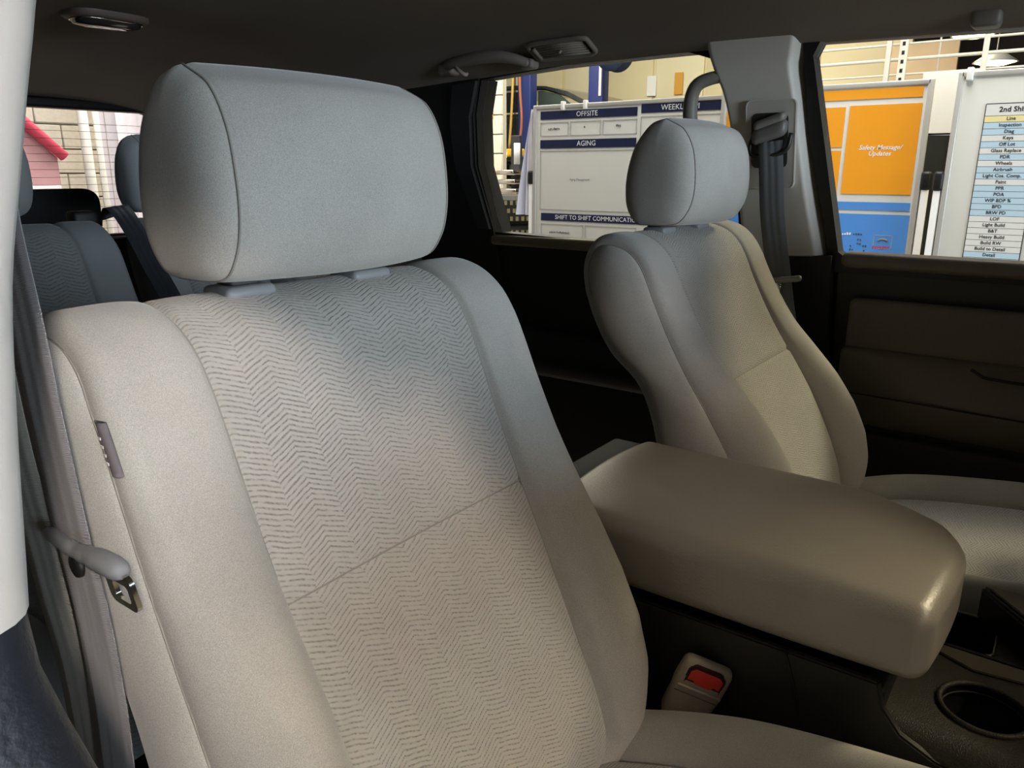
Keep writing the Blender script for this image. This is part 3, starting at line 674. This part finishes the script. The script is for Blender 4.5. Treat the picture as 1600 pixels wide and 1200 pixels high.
obj('bin_rim', tube([(p[0], p[1], DZ + .0005) for p in binl], .0016, 6, True), mk('bin_rim_plastic', '#6b645a', .4), cn)
fl = obj('cover_flap', prism([(.142, -.566), (.132, -.566), (.060, -.622), (.060, -.95), (.142, -.95)], 'z', DZ, DZ + .042, .003), mk('flap_black', '#171615', .35), cn, 'auto')
obj('flap_top', prism([(.138, -.574), (.132, -.574), (.068, -.626), (.068, -.945), (.138, -.945)], 'z', DZ + .042, DZ + .045, .001), mk('flap_top_taupe', '#5d574c', .5), fl, 'auto')
obj('accent_panel', prism([(.046, -.522), (.030, -.535), (.012, -.575), (.020, -.64), (.02, -.95), (.044, -.95), (.044, -.60)], 'z', DZ, DZ + .003, .001), mk('accent_plastic', '#5d564c', .4, bump=(620, .5, .0008)), cn, 'auto')
obj('accent_gap', prism([(.048, -.522), (.048, -.95), (.053, -.95), (.053, -.522)], 'z', DZ, DZ + .0022, 0), m_bin, cn, False)

# belt buckle between seat and console
bk = thing('belt_buckle', 'grey belt buckle with red release button beside the console', 'belt buckle', (-.150, -.315, .47))
ax = Vector((.02, -.35, .94)).normalized(); nr = Vector((-.86, -.42, .0)); nr = (nr - ax * nr.dot(ax)).normalized(); rt_ = ax.cross(nr) * -1
MB = Matrix((rt_, nr, ax)).transposed()          # local x: right on the face, y: out of the face, z: along the buckle
cb = Vector((-.152, -.327, .522))
def bkfn(a, b, c): k = 1 - .10 * (.5 - c / .09) if c < 0 else 1 - .02 * (c / .045); return (a * k, b * (1 - .5 * max(0, c / .045) ** 3), c)
def onb(geo): return xf(geo, MB, cb)
obj('body', onb(rbox((0, 0, 0), (.056, .026, .088), .009, 4, (0, 0, 6), None, bkfn)), m_buck, bk)
bt = prism([(-.019, .020), (-.019, .034), (-.014, .039), (.014, .039), (.019, .034), (.019, .020), (.012, .0215), (.009, .017), (-.009, .017), (-.012, .0215)], 'y', .0085, .0135, .0012, 2)
obj('button_surround', onb(prism([(-.021, .014), (-.021, .035), (-.015, .0405), (.015, .0405), (.021, .035), (.021, .014)], 'y', .006, .0125, .001, 2)), mk('button_gap', '#3a0f0e', .6), bk, 'auto')
obj('release_button', onb(bt), m_red, bk, 'auto')
obj('ridge', onb(rbox((0, .0125, .0105), (.050, .004, .0035), .0015, 2)), m_buck, bk)
obj('joint_line', onb(rbox((0, .0130, .002), (.050, .0006, .0007), 0)), mk('joint_dark', '#5f574d', .6), bk, False)
mk_emb = mk('embossed_mark', '#b7aa99', .5)
for r_, zz in enumerate((-.011, -.020)):
    for k in range(5 if r_ else 4):
        obj('embossed_mark', onb(rbox((-.0075 + .004 * k, .0132, zz + .0012 * ((k * 7) % 3 - 1)), (.0019, .0005, .0016), 0)), mk_emb, bk, False)
obj('stalk', tube([cb - ax * .04, cb - ax * .07, cb - ax * .10 + Vector((-.01, .03, 0))], .009, 8), m_black, bk)

# ------------------------------------------------------------------ ceiling fittings
dl = thing('dome_light', 'dark oval dome light on the headliner above the second row', 'dome light', (.06, 1.13, 1.36))
DX, DY = .055, 1.14; dz = roofz(DX, DY)
def ell(rx, ry, z, n=40, p=3.2): return [(DX + rx * abs(math.cos(a)) ** (2 / p) * math.copysign(1, math.cos(a)), DY + ry * abs(math.sin(a)) ** (2 / p) * math.copysign(1, math.sin(a)), z) for a in np.linspace(0, 2 * PI, n, endpoint=False)]
def stack(loops):
    n = len(loops[0]); V = [p for l in loops for p in l]; F = [(j * n + i, j * n + (i + 1) % n, (j + 1) * n + (i + 1) % n, (j + 1) * n + i) for j in range(len(loops) - 1) for i in range(n)]
    F.append(tuple((len(loops) - 1) * n + i for i in range(n))); return np.array(V), F
obj('bezel', stack([ell(.082, .055, dz + .004), ell(.082, .055, dz - .008), ell(.074, .047, dz - .014), ell(.070, .043, dz - .012)]), mk('bezel_brown', '#6f625b', .5), dl)
obj('lens', stack([ell(.070, .043, dz - .011), ell(.064, .038, dz - .022), ell(.04, .02, dz - .026)]), mk('lens_clear_dark', '#3b3734', .12, coat=.5), dl)
obj('lens_rim', tube(ell(.069, .042, dz - .014), .0018, 6, True), m_chrome, dl)
# assist grip with coat hook
ah = thing('assist_grip', 'folded brown assist grip with coat hook above the far rear window', 'grab handle', (.66, .59, 1.31))
m_grip = mk('grip_brown', '#8d8279', .55)
gx = lambda y: .655
P_, _ = spline([(.668, .715, 1.318), (.652, .706, 1.322), (.640, .68, 1.326), (.634, .60, 1.331), (.636, .54, 1.330), (.645, .50, 1.322), (.660, .472, 1.312)], 40)
obj('bar', tube(P_, [.010 + .004 * math.sin(PI * i / 39) for i in range(40)], 12), m_grip, ah)
obj('mount', rbox((.662, .712, 1.316), (.040, .046, .030), .010, 4), m_grip, ah); obj('mount', rbox((.668, .478, 1.312), (.034, .036, .022), .008, 4), m_grip, ah)
obj('coat_hook', tube(spline([(.640, .672, 1.316), (.628, .660, 1.312), (.624, .646, 1.304), (.630, .636, 1.297), (.642, .640, 1.300)], 24)[0], .0045, 8), mk('hook_pale', '#a79b90', .5), ah)
# air vent
m_slat = mk('vent_slat', '#a59a8f', .5)
av = thing('air_vent', 'brown slatted air vent in the headliner beside the assist grip', 'air vent', (.61, .36, 1.32))
def vp(u, v):  # u along y (0..1 towards the front), v across
    y = .455 - .15 * u; x = .622 + .052 * v; return Vector((x, y, roofz(x, y) - .003))
def vbar(a, b, r_, n=6): return tube([vp(*a) + Vector((0, 0, -.006)), vp((a[0] + b[0]) / 2, (a[1] + b[1]) / 2) + Vector((0, 0, -.006)), vp(*b) + Vector((0, 0, -.006))], r_, n)
loop = [vp(u, v) + Vector((0, 0, -.004)) for u, v in rrect(0, 1, 0, 1, .16, 5)]
obj('vent_frame', tube(loop, .0055, 10, True), m_grip, av)
obj('vent_backing', stack([[tuple(vp(u, v)) for u, v in rrect(.02, .98, .02, .98, .14, 5)], [tuple(vp(u, v) + Vector((0, 0, -.001))) for u, v in rrect(.1, .9, .1, .9, .1, 5)]]), m_bin, av)
for k in range(6): obj('slat', vbar((.10, .16 + .136 * k), (.92, .16 + .136 * k), .0026), m_slat, av)
obj('vent_tab', tube([vp(.5, .5) + Vector((0, 0, -.008)), vp(.48, .42) + Vector((0, 0, -.016))], .003, 6), mk('tab_pale', '#9d9288', .5), av)
obj('vent_tab', tube([vp(.08, .2) + Vector((0, 0, -.008)), vp(.08, .85) + Vector((0, 0, -.008))], .005, 6), m_grip, av)
# sun visor clip, top right of the photo
vc = tag(obj('visor_clip', rbox((.690, -.415, 1.318), (.05, .045, .028), .009, 4), mk('clip_grey', '#77716a', .5)), 'small grey clip on the headliner above the far front window', 'clip')

# ------------------------------------------------------------------ what stands outside: notice boards
m_brd = mk('board_white', '#dcdcd6', .35); m_alu = mk('board_frame_alu', '#c9c8c3', .35, metal=.3); m_navy = mk('navy_print', '#1a2246', .45)
m_wht = mk('white_print', '#f2f2f0', .5); m_ink = mk('ink_print', '#3d3f45', .6); m_line = mk('line_print', '#a9a9a6', .6)
m_or = mk('orange_print', '#f2a11f', .45); m_blue = mk('blue_print', '#4f8fdc', .45); m_knob = mk('knob_black', '#141414', .45)
def board(name, label, x, y0, y1, z0, z1):
    """rolling board facing -x; y0 > y1 (left edge in the photo first)"""
    t = thing(name, label, 'notice board', (x + .1, (y0 + y1) / 2, GZ))
    obj('panel', rbox((x + .012, (y0 + y1) / 2, (z0 + z1) / 2), (.02, y0 - y1, z1 - z0), .002), m_brd, t, 'auto')
    for yy in (y0, y1): obj('frame_rail', rbox((x + .010, yy, (z0 + z1) / 2), (.034, .022, z1 - z0 + .022), .004), m_alu, t, 'auto')
    for zz in (z0, z1): obj('frame_rail', rbox((x + .010, (y0 + y1) / 2, zz), (.034, y0 - y1, .022), .004), m_alu, t, 'auto')
    for yy in (y0 + .03, y1 - .03):
        obj('stand_post', rbox((x + .012, yy, (GZ + 1.03) / 2 + .03), (.03, .028, 1.03 - GZ - .06), .004), m_wht, t, 'auto')
        kn = obj('pivot_knob', rbox((x + .012, yy, 1.035), (.045, .04, .08), .012, 3), m_knob, t)
        obj('foot', rbox((x + .012, yy, GZ + .04), (.13, .04, .04), .006), m_alu, t, 'auto')
    return t
def flat(t, nm, y0, y1, z0, z1, x, m, th=.002): return obj(nm, rbox((x, (y0 + y1) / 2, (z0 + z1) / 2), (th, y0 - y1, z1 - z0), 0), m, t, False)
def outline(t, y0, y1, z0, z1, x, m, wd=.003):
    g = join(*[rbox((x, (ya + yb) / 2, (za + zb) / 2), (.002, abs(ya - yb), abs(zb - za)), 0) for ya, yb, za, zb in
               ((y0, y1, z0, z0 + wd), (y0, y1, z1 - wd, z1), (y0, y0 - wd, z0, z1), (y1 + wd, y1, z0, z1))])
    return obj('cell_outline', g, m, t, False)
def words(t, s, size, x, y, z, m, **k): return obj('lettering', text_on_x(s, size, x, y, z, **k), m, t, False)
X1 = 3.12
B1 = board('whiteboard', 'whiteboard with navy OFFSITE, AGING and WEEKLY headers outside the far rear window', X1, 2.150, .985, .58, 1.436)
for nm, ya, yb, za, zb, tx, sz in (('o', 2.11, 1.472, 1.366, 1.412, 'OFFSITE', .040), ('w', 1.448, .995, 1.378, 1.424, 'WEEKLY KPI', .040), ('a', 2.11, 1.472, 1.203, 1.251, 'AGING', .040), ('s', 2.10, 1.2, .783, .827, 'SHIFT TO SHIFT COMMUNICATION', .036)):
    flat(B1, 'header_band', ya, yb, za, zb, X1 - .001, m_navy); words(B1, tx, sz, X1 - .003, (ya + yb) / 2 + (.0 if nm != 's' else .06), (za + zb) / 2, m_wht)
for ya, yb in ((2.11, 1.915), (1.90, 1.70), (1.685, 1.472)): outline(B1, ya, yb, 1.272, 1.350, X1 - .001, m_line)
outline(B1, 1.448, .995, 1.02, 1.36, X1 - .001, m_line); outline(B1, 2.11, 1.472, .848, 1.190, X1 - .001, m_line)
outline(B1, 2.10, 1.80, .64, .764, X1 - .001, m_line); outline(B1, 1.785, 1.45, .64, .764, X1 - .001, m_line)
def scribble(t, y, z, n, x, m, h=.012):
    """writing too small to read in the photo: a row of short pen strokes"""
    g = join(*[rbox((x, y - (k - n / 2) * .0105, z + random.uniform(-.002, .002)), (.0015, random.uniform(.004, .008), random.uniform(.5, 1) * h), 0, rot=Matrix.Rotation(random.uniform(-.4, .4), 3, 'X')) for k in range(n)])
    return obj('small_writing', g, m, t, False)
scribble(B1, 2.01, 1.312, 8, X1 - .002, m_ink); scribble(B1, 1.80, 1.315, 1, X1 - .002, m_ink); scribble(B1, 1.58, 1.318, 3, X1 - .002, m_ink)
words(B1, 'Aging Management', .018, X1 - .002, 1.83, 1.025, m_ink); scribble(B1, 1.96, .715, 14, X1 - .002, m_ink, .010); scribble(B1, 1.62, .71, 3, X1 - .002, m_ink)
for yy in (1.95, 1.80): obj('hanging_clip', rbox((X1 - .004, yy, 1.437), (.03, .022, .05), .005), m_wht, B1)
X2 = 2.97
B2 = board('notice_board', 'board with orange and blue panels seen through the far front window', X2, .925, .020, .55, 1.440)
flat(B2, 'orange_header', .905, .046, 1.381, 1.424, X2 - .001, m_or); words(B2, 'Safety', .040, X2 - .003, .452, 1.400, m_wht, align='RIGHT', shear=.2)
for ya, yb, za, zb, nm in ((.335, .042, .975, 1.356, 'orange_panel'), (.60, .352, 1.180, 1.352, 'orange_panel'), (.60, .352, .975, 1.165, 'orange_panel'), (.905, .615, .975, 1.352, 'orange_panel'), (.905, .038, .905, .940, 'blue_header'), (.905, .034, .57, .887, 'blue_panel')):
    flat(B2, nm, ya, yb, za, zb, X2 - .001, m_or if 'orange' in nm else m_blue)
words(B2, 'Safety Message/', .028, X2 - .003, .190, 1.176, m_wht, shear=.25, bold=.0004); words(B2, 'Updates', .028, X2 - .003, .190, 1.150, m_wht, shear=.25, bold=.0004)
scribble(B2, .30, .795, 7, X2 - .003, m_wht, .012)
for dy_, dz_, n_ in ((.235, .795, 4), (.225, .770, 2), (.225, .752, 2), (.26, .742, 1), (.20, .742, 2), (.255, .725, 2), (.20, .722, 1)): scribble(B2, dy_, dz_, n_, X2 - .003, m_ink, .008)
outline(B2, .170, .092, .735, .795, X2 - .002, m_line, .002)
obj('emblem_arch', xf(tube([(X2 - .003, .131 + .020 * math.cos(a), .768 + .010 * math.sin(a)) for a in np.linspace(.2, PI - .2, 12)], .004, 6)), mk('emblem_olive', '#8a7a50', .6), B2)
scribble(B2, .131, .743, 7, X2 - .003, mk('red_print', '#d23b55', .5), .012)
X3 = 2.85
B3 = board('whiteboard', 'whiteboard with the 2nd Shift list at the right edge of the photo', X3, -.105, -1.30, .55, 1.447)
rows = [('Line', 'y'), ('Inspection', 'b'), ('Diag', 'b'), ('Keys', 'w'), ('Off Lot', 'b'), ('Glass Replace', 'w'), ('PDR', 'b'), ('Wheels', 'w'), ('Airbrush', 'b'), ('Light Cos. Comp.', 'b'), ('Paint', 'w'), ('PPR', 'b'), ('POA', 'b'), ('WIP BDP %', 'b'), ('BPD', 'b'), ('BRW PD', 'b'), ('LOF', 'w'), ('Light Build', 'w'), ('B&T', 'w'), ('Heavy Build', 'w'), ('Build RW', 'w'), ('Build to Detail', 'w'), ('Detail', 'b'), ('Rework', 'b'), ('Returned', 'b')]
mcol = {'y': mk('row_yellow', '#ece0a2', .5), 'b': mk('row_blue', '#bcd6e6', .5), 'w': mk('row_white', '#e2e2de', .5)}
m_ink2 = mk('table_ink', '#1d1e22', .6)
ty0, ty1 = -.207, -.405; zt = 1.331
flat(B3, 'table_title', ty0, ty1, zt - .044, zt, X3 - .001, mcol['w']); words(B3, '2nd Shift', .027, X3 - .003, (ty0 + ty1) / 2 + .005, zt - .022, m_ink2, bold=.0006)
rh = .0241
for k, (tx, c) in enumerate(rows):
    za = zt - .044 - rh * (k + 1); flat(B3, 'table_row', ty0, ty1, za, za + rh - .0018, X3 - .001, mcol[c])
    words(B3, tx, .0185, X3 - .003, (ty0 + ty1) / 2 + .008, za + rh / 2, m_ink2, bold=.0003)
zb_ = zt - .044 - rh * len(rows)
obj('table_lines', join(*[rbox((X3 - .0005, (ty0 + ty1) / 2, zt - .044 - rh * k - .0009), (.001, ty0 - ty1, .0018), 0) for k in range(len(rows) + 1)], rbox((X3 - .001, ty0 + .001, (zt + zb_) / 2), (.003, .003, zt - zb_), 0), rbox((X3 - .001, ty1, (zt + zb_) / 2), (.003, .003, zt - zb_), 0), rbox((X3 - .001, (ty0 + ty1) / 2, zt + .001), (.003, ty0 - ty1, .003), 0)), m_ink2, B3, False)
obj('hanging_clip', rbox((X3 - .004, -.135, 1.447), (.03, .024, .05), .005), m_wht, B3)
# between the boards: pale sheet above a black screen
tag(obj('paper_sheet', rbox((3.35, -.0, 1.38), (.01, .24, .27), .002), mk('sheet_white', '#e6e3da', .7)), 'blank white sheet hung between the orange board and the list board', 'sheet')
sc_ = thing('monitor', 'tall black screen standing in the gap between two boards', 'screen', (3.4, 0, GZ))
obj('screen', rbox((3.36, -.01, .88), (.03, .30, .72), .006), mk('screen_black', '#0c0e0e', .15), sc_, 'auto'); obj('bezel', rbox((3.375, -.01, .88), (.03, .33, .75), .006), m_knob, sc_, 'auto')
obj('stand', rbox((3.39, -.01, (.6 + GZ) / 2), (.05, .08, .6 - GZ), .006), m_knob, sc_, 'auto')
# white cloth draped from the left edge of the first board
def cl(u, v):
    wd = .012 + .10 * v ** .8; y = 2.185 + wd * u; return (X1 + .03 + .012 * math.sin(u * 9 + v * 2) * (1 + v), y, 1.43 - .62 * v)
cv = grid(cl, np.linspace(0, 1, 24), np.linspace(0, 1, 24)); n = len(cv[0])
cw = (np.vstack([cv[0], cv[0] + np.array((.004, 0, 0))]), cv[1] + [tuple(i + n for i in f[::-1]) for f in cv[1]])
tag(obj('cloth', cw, mk('cloth_white', '#dfe0f0', .9)), 'white cloth hanging off the left edge of the OFFSITE board', 'cloth')

# ------------------------------------------------------------------ outside: lift, car, tyres, cage
m_lift = mk('lift_blue', '#1d2b66', .45)
for nm, y, lab in (('a', 5.57, 'blue lift post left of the raised car, with straps hanging before it'), ('b', 4.50, 'blue lift post at the nose of the raised car, above the board')):
    t = thing('lift_post', lab, 'lift post', (7.9, y, GZ), 'posts of the car lift')
    obj('column', rbox((7.9, y, 1.55), (.16, .20, 4.2), .012), m_lift, t, 'auto')
    obj('carriage', rbox((7.8, y, .95), (.12, .24, .6), .012), mk('carriage_blue', '#17214f', .5), t, 'auto')
    obj('base_plate', rbox((7.9, y, GZ + .02), (.5, .5, .03), .004), m_lift, t, 'auto')
    if nm == 'b': obj('lettering', text_on_x('CHALLENGER', .10, 7.80, 0, 0), m_wht, t, False) if False else obj('warning_strip', rbox((7.812, y - .07, 2.2), (.006, .035, .5), 0), mk('label_pale', '#c9c2c6', .5), t, False)
tag(obj('hose_reel', join(lathe([(.02, -.10), (.20, -.10), (.20, -.07), (.09, -.06), (.09, .06), (.20, .07), (.20, .10), (.02, .10)], (7.60, 4.12, 2.38), 28, 'x')), mk('reel_blue', '#1c3050', .4)), 'blue hose reel beside the right lift post', 'hose reel')
# raised car (dark), pointing towards -y
cr = thing('car', 'dark car raised on the lift behind the OFFSITE board', 'car', (8.9, 5.6, 1.0))
m_car = mk('car_paint_dark', '#24282a', .25, coat=.6); m_cg = mk('car_glass', '#aebfb2', .1)
side = [(3.3, 1.15), (3.28, 1.55), (3.5, 1.70), (4.45, 1.83), (4.75, 1.93), (5.15, 2.09), (5.5, 2.16), (6.0, 2.19), (6.6, 2.18), (7.2, 2.10), (7.7, 1.9), (7.85, 1.6), (7.85, 1.15)]
obj('body', prism([(7.85, 1.15), (7.85, 1.62), (7.5, 1.80), (4.5, 1.83), (3.5, 1.70), (3.28, 1.55), (3.3, 1.15)], 'x', 8.1, 9.8, .06, 3), m_car, cr, 'auto')
obj('roof', prism([(4.62, 1.83), (5.15, 2.07), (5.5, 2.155), (6.0, 2.19), (6.6, 2.18), (7.2, 2.10), (7.6, 1.80), (7.5, 1.80), (7.1, 2.05), (6.6, 2.12), (6.0, 2.13), (5.5, 2.10), (5.15, 2.00), (4.78, 1.83)], 'x', 8.2, 9.7, .02, 2), m_car, cr, 'auto')
obj('side_window', prism([(5.0, 1.84), (5.28, 2.04), (5.55, 2.10), (5.62, 2.10), (5.62, 1.84)], 'x', 8.22, 8.24, 0), mk('car_glass_mid', '#3c4642', .1), cr, False)
obj('side_window', prism([(5.70, 1.84), (5.70, 2.10), (6.6, 2.11), (7.0, 2.04), (7.3, 1.84)], 'x', 8.22, 8.24, 0), mk('car_glass_dark', '#1a1f1e', .1), cr, False)
obj('windshield', prism([(4.70, 1.84), (5.18, 2.035), (5.14, 2.055), (4.64, 1.84)], 'x', 8.28, 9.62, 0), m_cg, cr, False)
for yy in (4.1, 7.0):
    for xx in (8.15, 9.75):
        wl = obj('wheel', lathe([(.16, -.1), (.31, -.1), (.33, -.06), (.33, .06), (.31, .1), (.16, .1)], (xx, yy, 1.10), 28, 'x'), m_knob, cr, 'auto'); obj('rim', lathe([(.02, -.105), (.15, -.108), (.16, -.09)], (xx, yy, 1.10), 20, 'x'), m_alu, wl, 'auto')
# hanging straps and lift pendant
for k, (y, c, lab) in enumerate(((5.64, '#b8934a', 'yellow strap hanging along the left lift post'), (5.53, '#9a5a3f', 'rust-brown strap hanging along the left lift post'))):
    tag(obj('strap', tube(spline([(7.70, y, 3.2), (7.70, y + .02, 2.2), (7.70, y + .05 - .06 * k, 1.7), (7.70, y + .08 - .05 * k, 1.35)], 24)[0], .018, 6), mk('strap_%d' % k, c, .7)), lab, 'strap')
pd = thing('work_light', 'yellow work light hanging left of the OFFSITE board', 'work light', (7.5, 5.5, 1.2)); obj('housing', rbox((7.5, 5.48, 1.29), (.10, .26, .10), .02), mk('housing_yellow', '#d6a524', .5), pd); obj('cord', tube([(7.5, 5.48, 1.33), (7.5, 5.48, 4.55)], .008, 6), m_knob, pd); obj('lamp', lathe([(.005, -.03), (.06, -.03), (.07, .03), (.005, .04)], (7.44, 5.64, 1.28), 16, 'x'), mk('lamp_glow', '#fff2c8', .4, emit=3), pd)
# tyre stack and parts trays between pier and board
m_tyre = mk('tyre_rubber', '#1f1e1c', .7); m_tread = mk('tread_dusty', '#8a8169', .8)
for k, lab in enumerate(('black tyre with dusty tread, lower one of the stack left of the OFFSITE board', 'black tyre with dusty tread, upper one of the stack left of the OFFSITE board')):
    t = thing('tyre', lab, 'tyre', (4.3, 3.2, .44 + .225 * k), 'tyres beside the board'); z = .44 + .225 * k
    obj('casing', lathe([(.19, .02), (.29, .0), (.33, .03), (.335, .11), (.33, .19), (.29, .22), (.19, .20)], (4.3, 3.2, z), 40), m_tyre, t, 'auto')
    obj('tread_block', join(*[xf(rbox((.336, 0, z + .05 + .06 * r_), (.014, .022, .032), 0), Matrix.Rotation(2 * PI * (i + .5 * (r_ % 2)) / 48, 4, 'Z'), (4.3, 3.2, 0)) for i in range(48) for r_ in range(3)]), m_tread, t, False)['kind'] = 'stuff'
ct = thing('tool_cart', 'dark tool cart carrying the tyre stack', 'cart', (4.3, 3.2, GZ)); obj('top', rbox((4.3, 3.2, .413), (.75, .75, .05), .01), m_knob, ct, 'auto')
for sx in (-.33, .33):
    for sy in (-.33, .33): obj('leg', rbox((4.3 + sx, 3.2 + sy, (.39 + GZ) / 2), (.04, .04, .39 - GZ), .004), m_knob, ct, 'auto')
tr = thing('parts_rack', 'small rack of bright metal trays behind the tyre stack', 'rack', (5.3, 3.95, GZ))
for k in range(4): obj('tray', rbox((5.3, 3.92, .80 + .085 * k), (.25, .30 - .03 * k, .045), .012), m_chrome, tr, 'auto')
obj('post', rbox((5.38, 3.92, .42), (.05, .10, 1.95), .005), mk('rack_dark', '#2a2c33', .5), tr, 'auto'); obj('tube_lamp', tube([(5.22, 3.80, 1.13), (5.22, 3.80, 1.32)], .03, 10), mk('tube_white', '#e9ecef', .3), tr); obj('lever', tube([(5.2, 4.15, 1.2), (5.2, 4.35, 1.45)], .012, 8), m_alu, tr)
# white wire cage above the boards on the right
m_cage = mk('cage_white', '#ded9cb', .5)
cg = thing('wire_cage', 'white metal cage of posts and rails above the orange board', 'cage', (4.5, 0, GZ))
for y in (.52, .012, -.42, -.9): obj('post', rbox((4.5, y, 1.0), (.028, .028, 3.1), .003), m_cage, cg, 'auto')
pp = obj('perforated_post', rbox((4.48, .435, 1.0), (.02, .045, 3.1), .002), m_cage, cg, 'auto')
for k in range(14): obj('slot', rbox((4.4695, .435, 1.45 + .05 * k), (.002, .016, .022), 0), m_knob, pp, False)
for z, y0, r_ in ((1.63, .9, .006), (1.715, 1.1, .010), (1.80, 1.1, .007), (1.86, .6, .012)): obj('rail', tube([(4.52, y0, z), (4.52, -.9, z + .01)], r_, 8), m_cage, cg)
for y in (.25, -.2): obj('wire', tube([(4.52, y, 1.5), (4.52, y, 2.4)], .005, 6), m_cage, cg)
# stacked panels behind the cage
m_pan = mk('panel_tan', '#b79f80', .8, cloud=(2, .1))
for k, (y, wd, h, lab) in enumerate(((1.25, .75, 3.05, 'tall tan panel leaning behind the cage, nearest the cream wall'), (.62, .40, 2.62, 'shorter tan panel behind the cage, next to the dark bay'))):
    tag(obj('wall_panel', rbox((9.8, y, GZ + h / 2), (.06, wd, h), .008), m_pan, None, 'auto'), lab, 'panel')
# high-bay lamps
m_glow = mk('lamp_glow_warm', '#fff0c0', .4, emit=9)
for (x, y, z, lab) in ((9.0, .66, 2.40, 'glowing bay lamp highest in the far front window'), (9.0, .42, 2.12, 'glowing bay lamp just above the list board')):
    t = thing('bay_lamp', lab, 'ceiling lamp', (x, y, z), 'bay lamps in the far bay')
    obj('shade', lathe([(.02, .12), (.10, .11), (.19, .05), (.21, .03), (.20, .03), (.17, .045)], (x, y, z), 24), m_alu, t); obj('glow', lathe([(.01, .0), (.10, .005), (.19, .03), (.10, .04), (.01, .04)], (x, y, z), 24), m_glow, t)
    obj('hanger', tube([(x, y, z + .1), (x, y, 4.55)], .006, 6), m_alu, t)
# notices on the cream wall
tag(obj('wall_tag', rbox((10.94, 5.30, 2.36), (.01, .16, .30), .002), m_wht, None, False), 'white tag hanging on the cream wall right of the lift', 'tag')
tag(obj('wall_tag', rbox((10.94, 4.84, 2.37), (.01, .14, .32), .002), mk('tag_orange', '#d9a03c', .6), None, False), 'orange tag on the cream wall above the far headrest', 'tag')
tag(obj('wall_tag', rbox((6.105, 4.80, 1.75), (.01, .08, .26), .002), mk('tag_amber', '#d8a956', .6), None, False), 'amber tag on the white block pier', 'tag')

# ------------------------------------------------------------------ outside: behind the rear window
m_pole = mk('pole_white', '#f1f3ee', .4)
for (x, r_, lab) in ((2.045, .035, 'thick white pole behind the rear window'), (2.14, .022, 'thin white pole right of the thick one behind the rear window')):
    tag(obj('pole', tube([(x, 5.4, GZ), (x, 5.4, 3.4)], r_, 14), m_pole), lab, 'pole')
cu = thing('strip_curtain', 'pale strip curtain hanging outside the rear window on the right', 'curtain', (2.7, 5.7, GZ))
m_str = [mk('strip_%d' % k, c, .5) for k, c in enumerate(('#d8d3da', '#c6c1c9', '#e6e2ea'))]
for k in range(14):
    x = 2.27 + .085 * k; g = grid(lambda u, v: (x + .085 * u, 5.7 + .03 * math.sin(u * PI) + .012 * math.sin(v * 5 + k), GZ + .02 + 3.4 * v), np.linspace(0, 1, 7), np.linspace(0, 1, 8)); n = len(g[0])
    obj('strip', (np.vstack([g[0], g[0] + np.array((0, .006, 0))]), g[1] + [tuple(i + n for i in f[::-1]) for f in g[1]]), m_str[k % 3], cu)
pk = thing('canopy', 'pink gabled canopy behind the rear window on the left', 'canopy', (1.4, 5.2, GZ))
m_pink = mk('pink_paint', '#e0506f', .5); m_pinkp = mk('pink_panel', '#c79aa2', .6)
obj('ridge_beam', tube([(1.05, 5.05, 1.82), (1.72, 5.05, 1.165)], .035, 8), m_pink, pk)
obj('gable_panel', prism([(1.0, .98), (1.0, 1.82), (1.05, 1.80), (1.69, 1.16), (1.69, .98)], 'y', 5.09, 5.13), m_pinkp, pk, False)
obj('valance', rbox((1.34, 5.11, .93), (.70, .05, .10), .01), mk('valance_white', '#e6dfe4', .6), pk, 'auto')
obj('canopy_post', rbox((1.66, 5.11, .2), (.05, .05, 1.5), .005), m_pink, pk, 'auto'); obj('canopy_post', rbox((1.03, 5.11, .2), (.05, .05, 1.5), .005), m_pink, pk, 'auto')
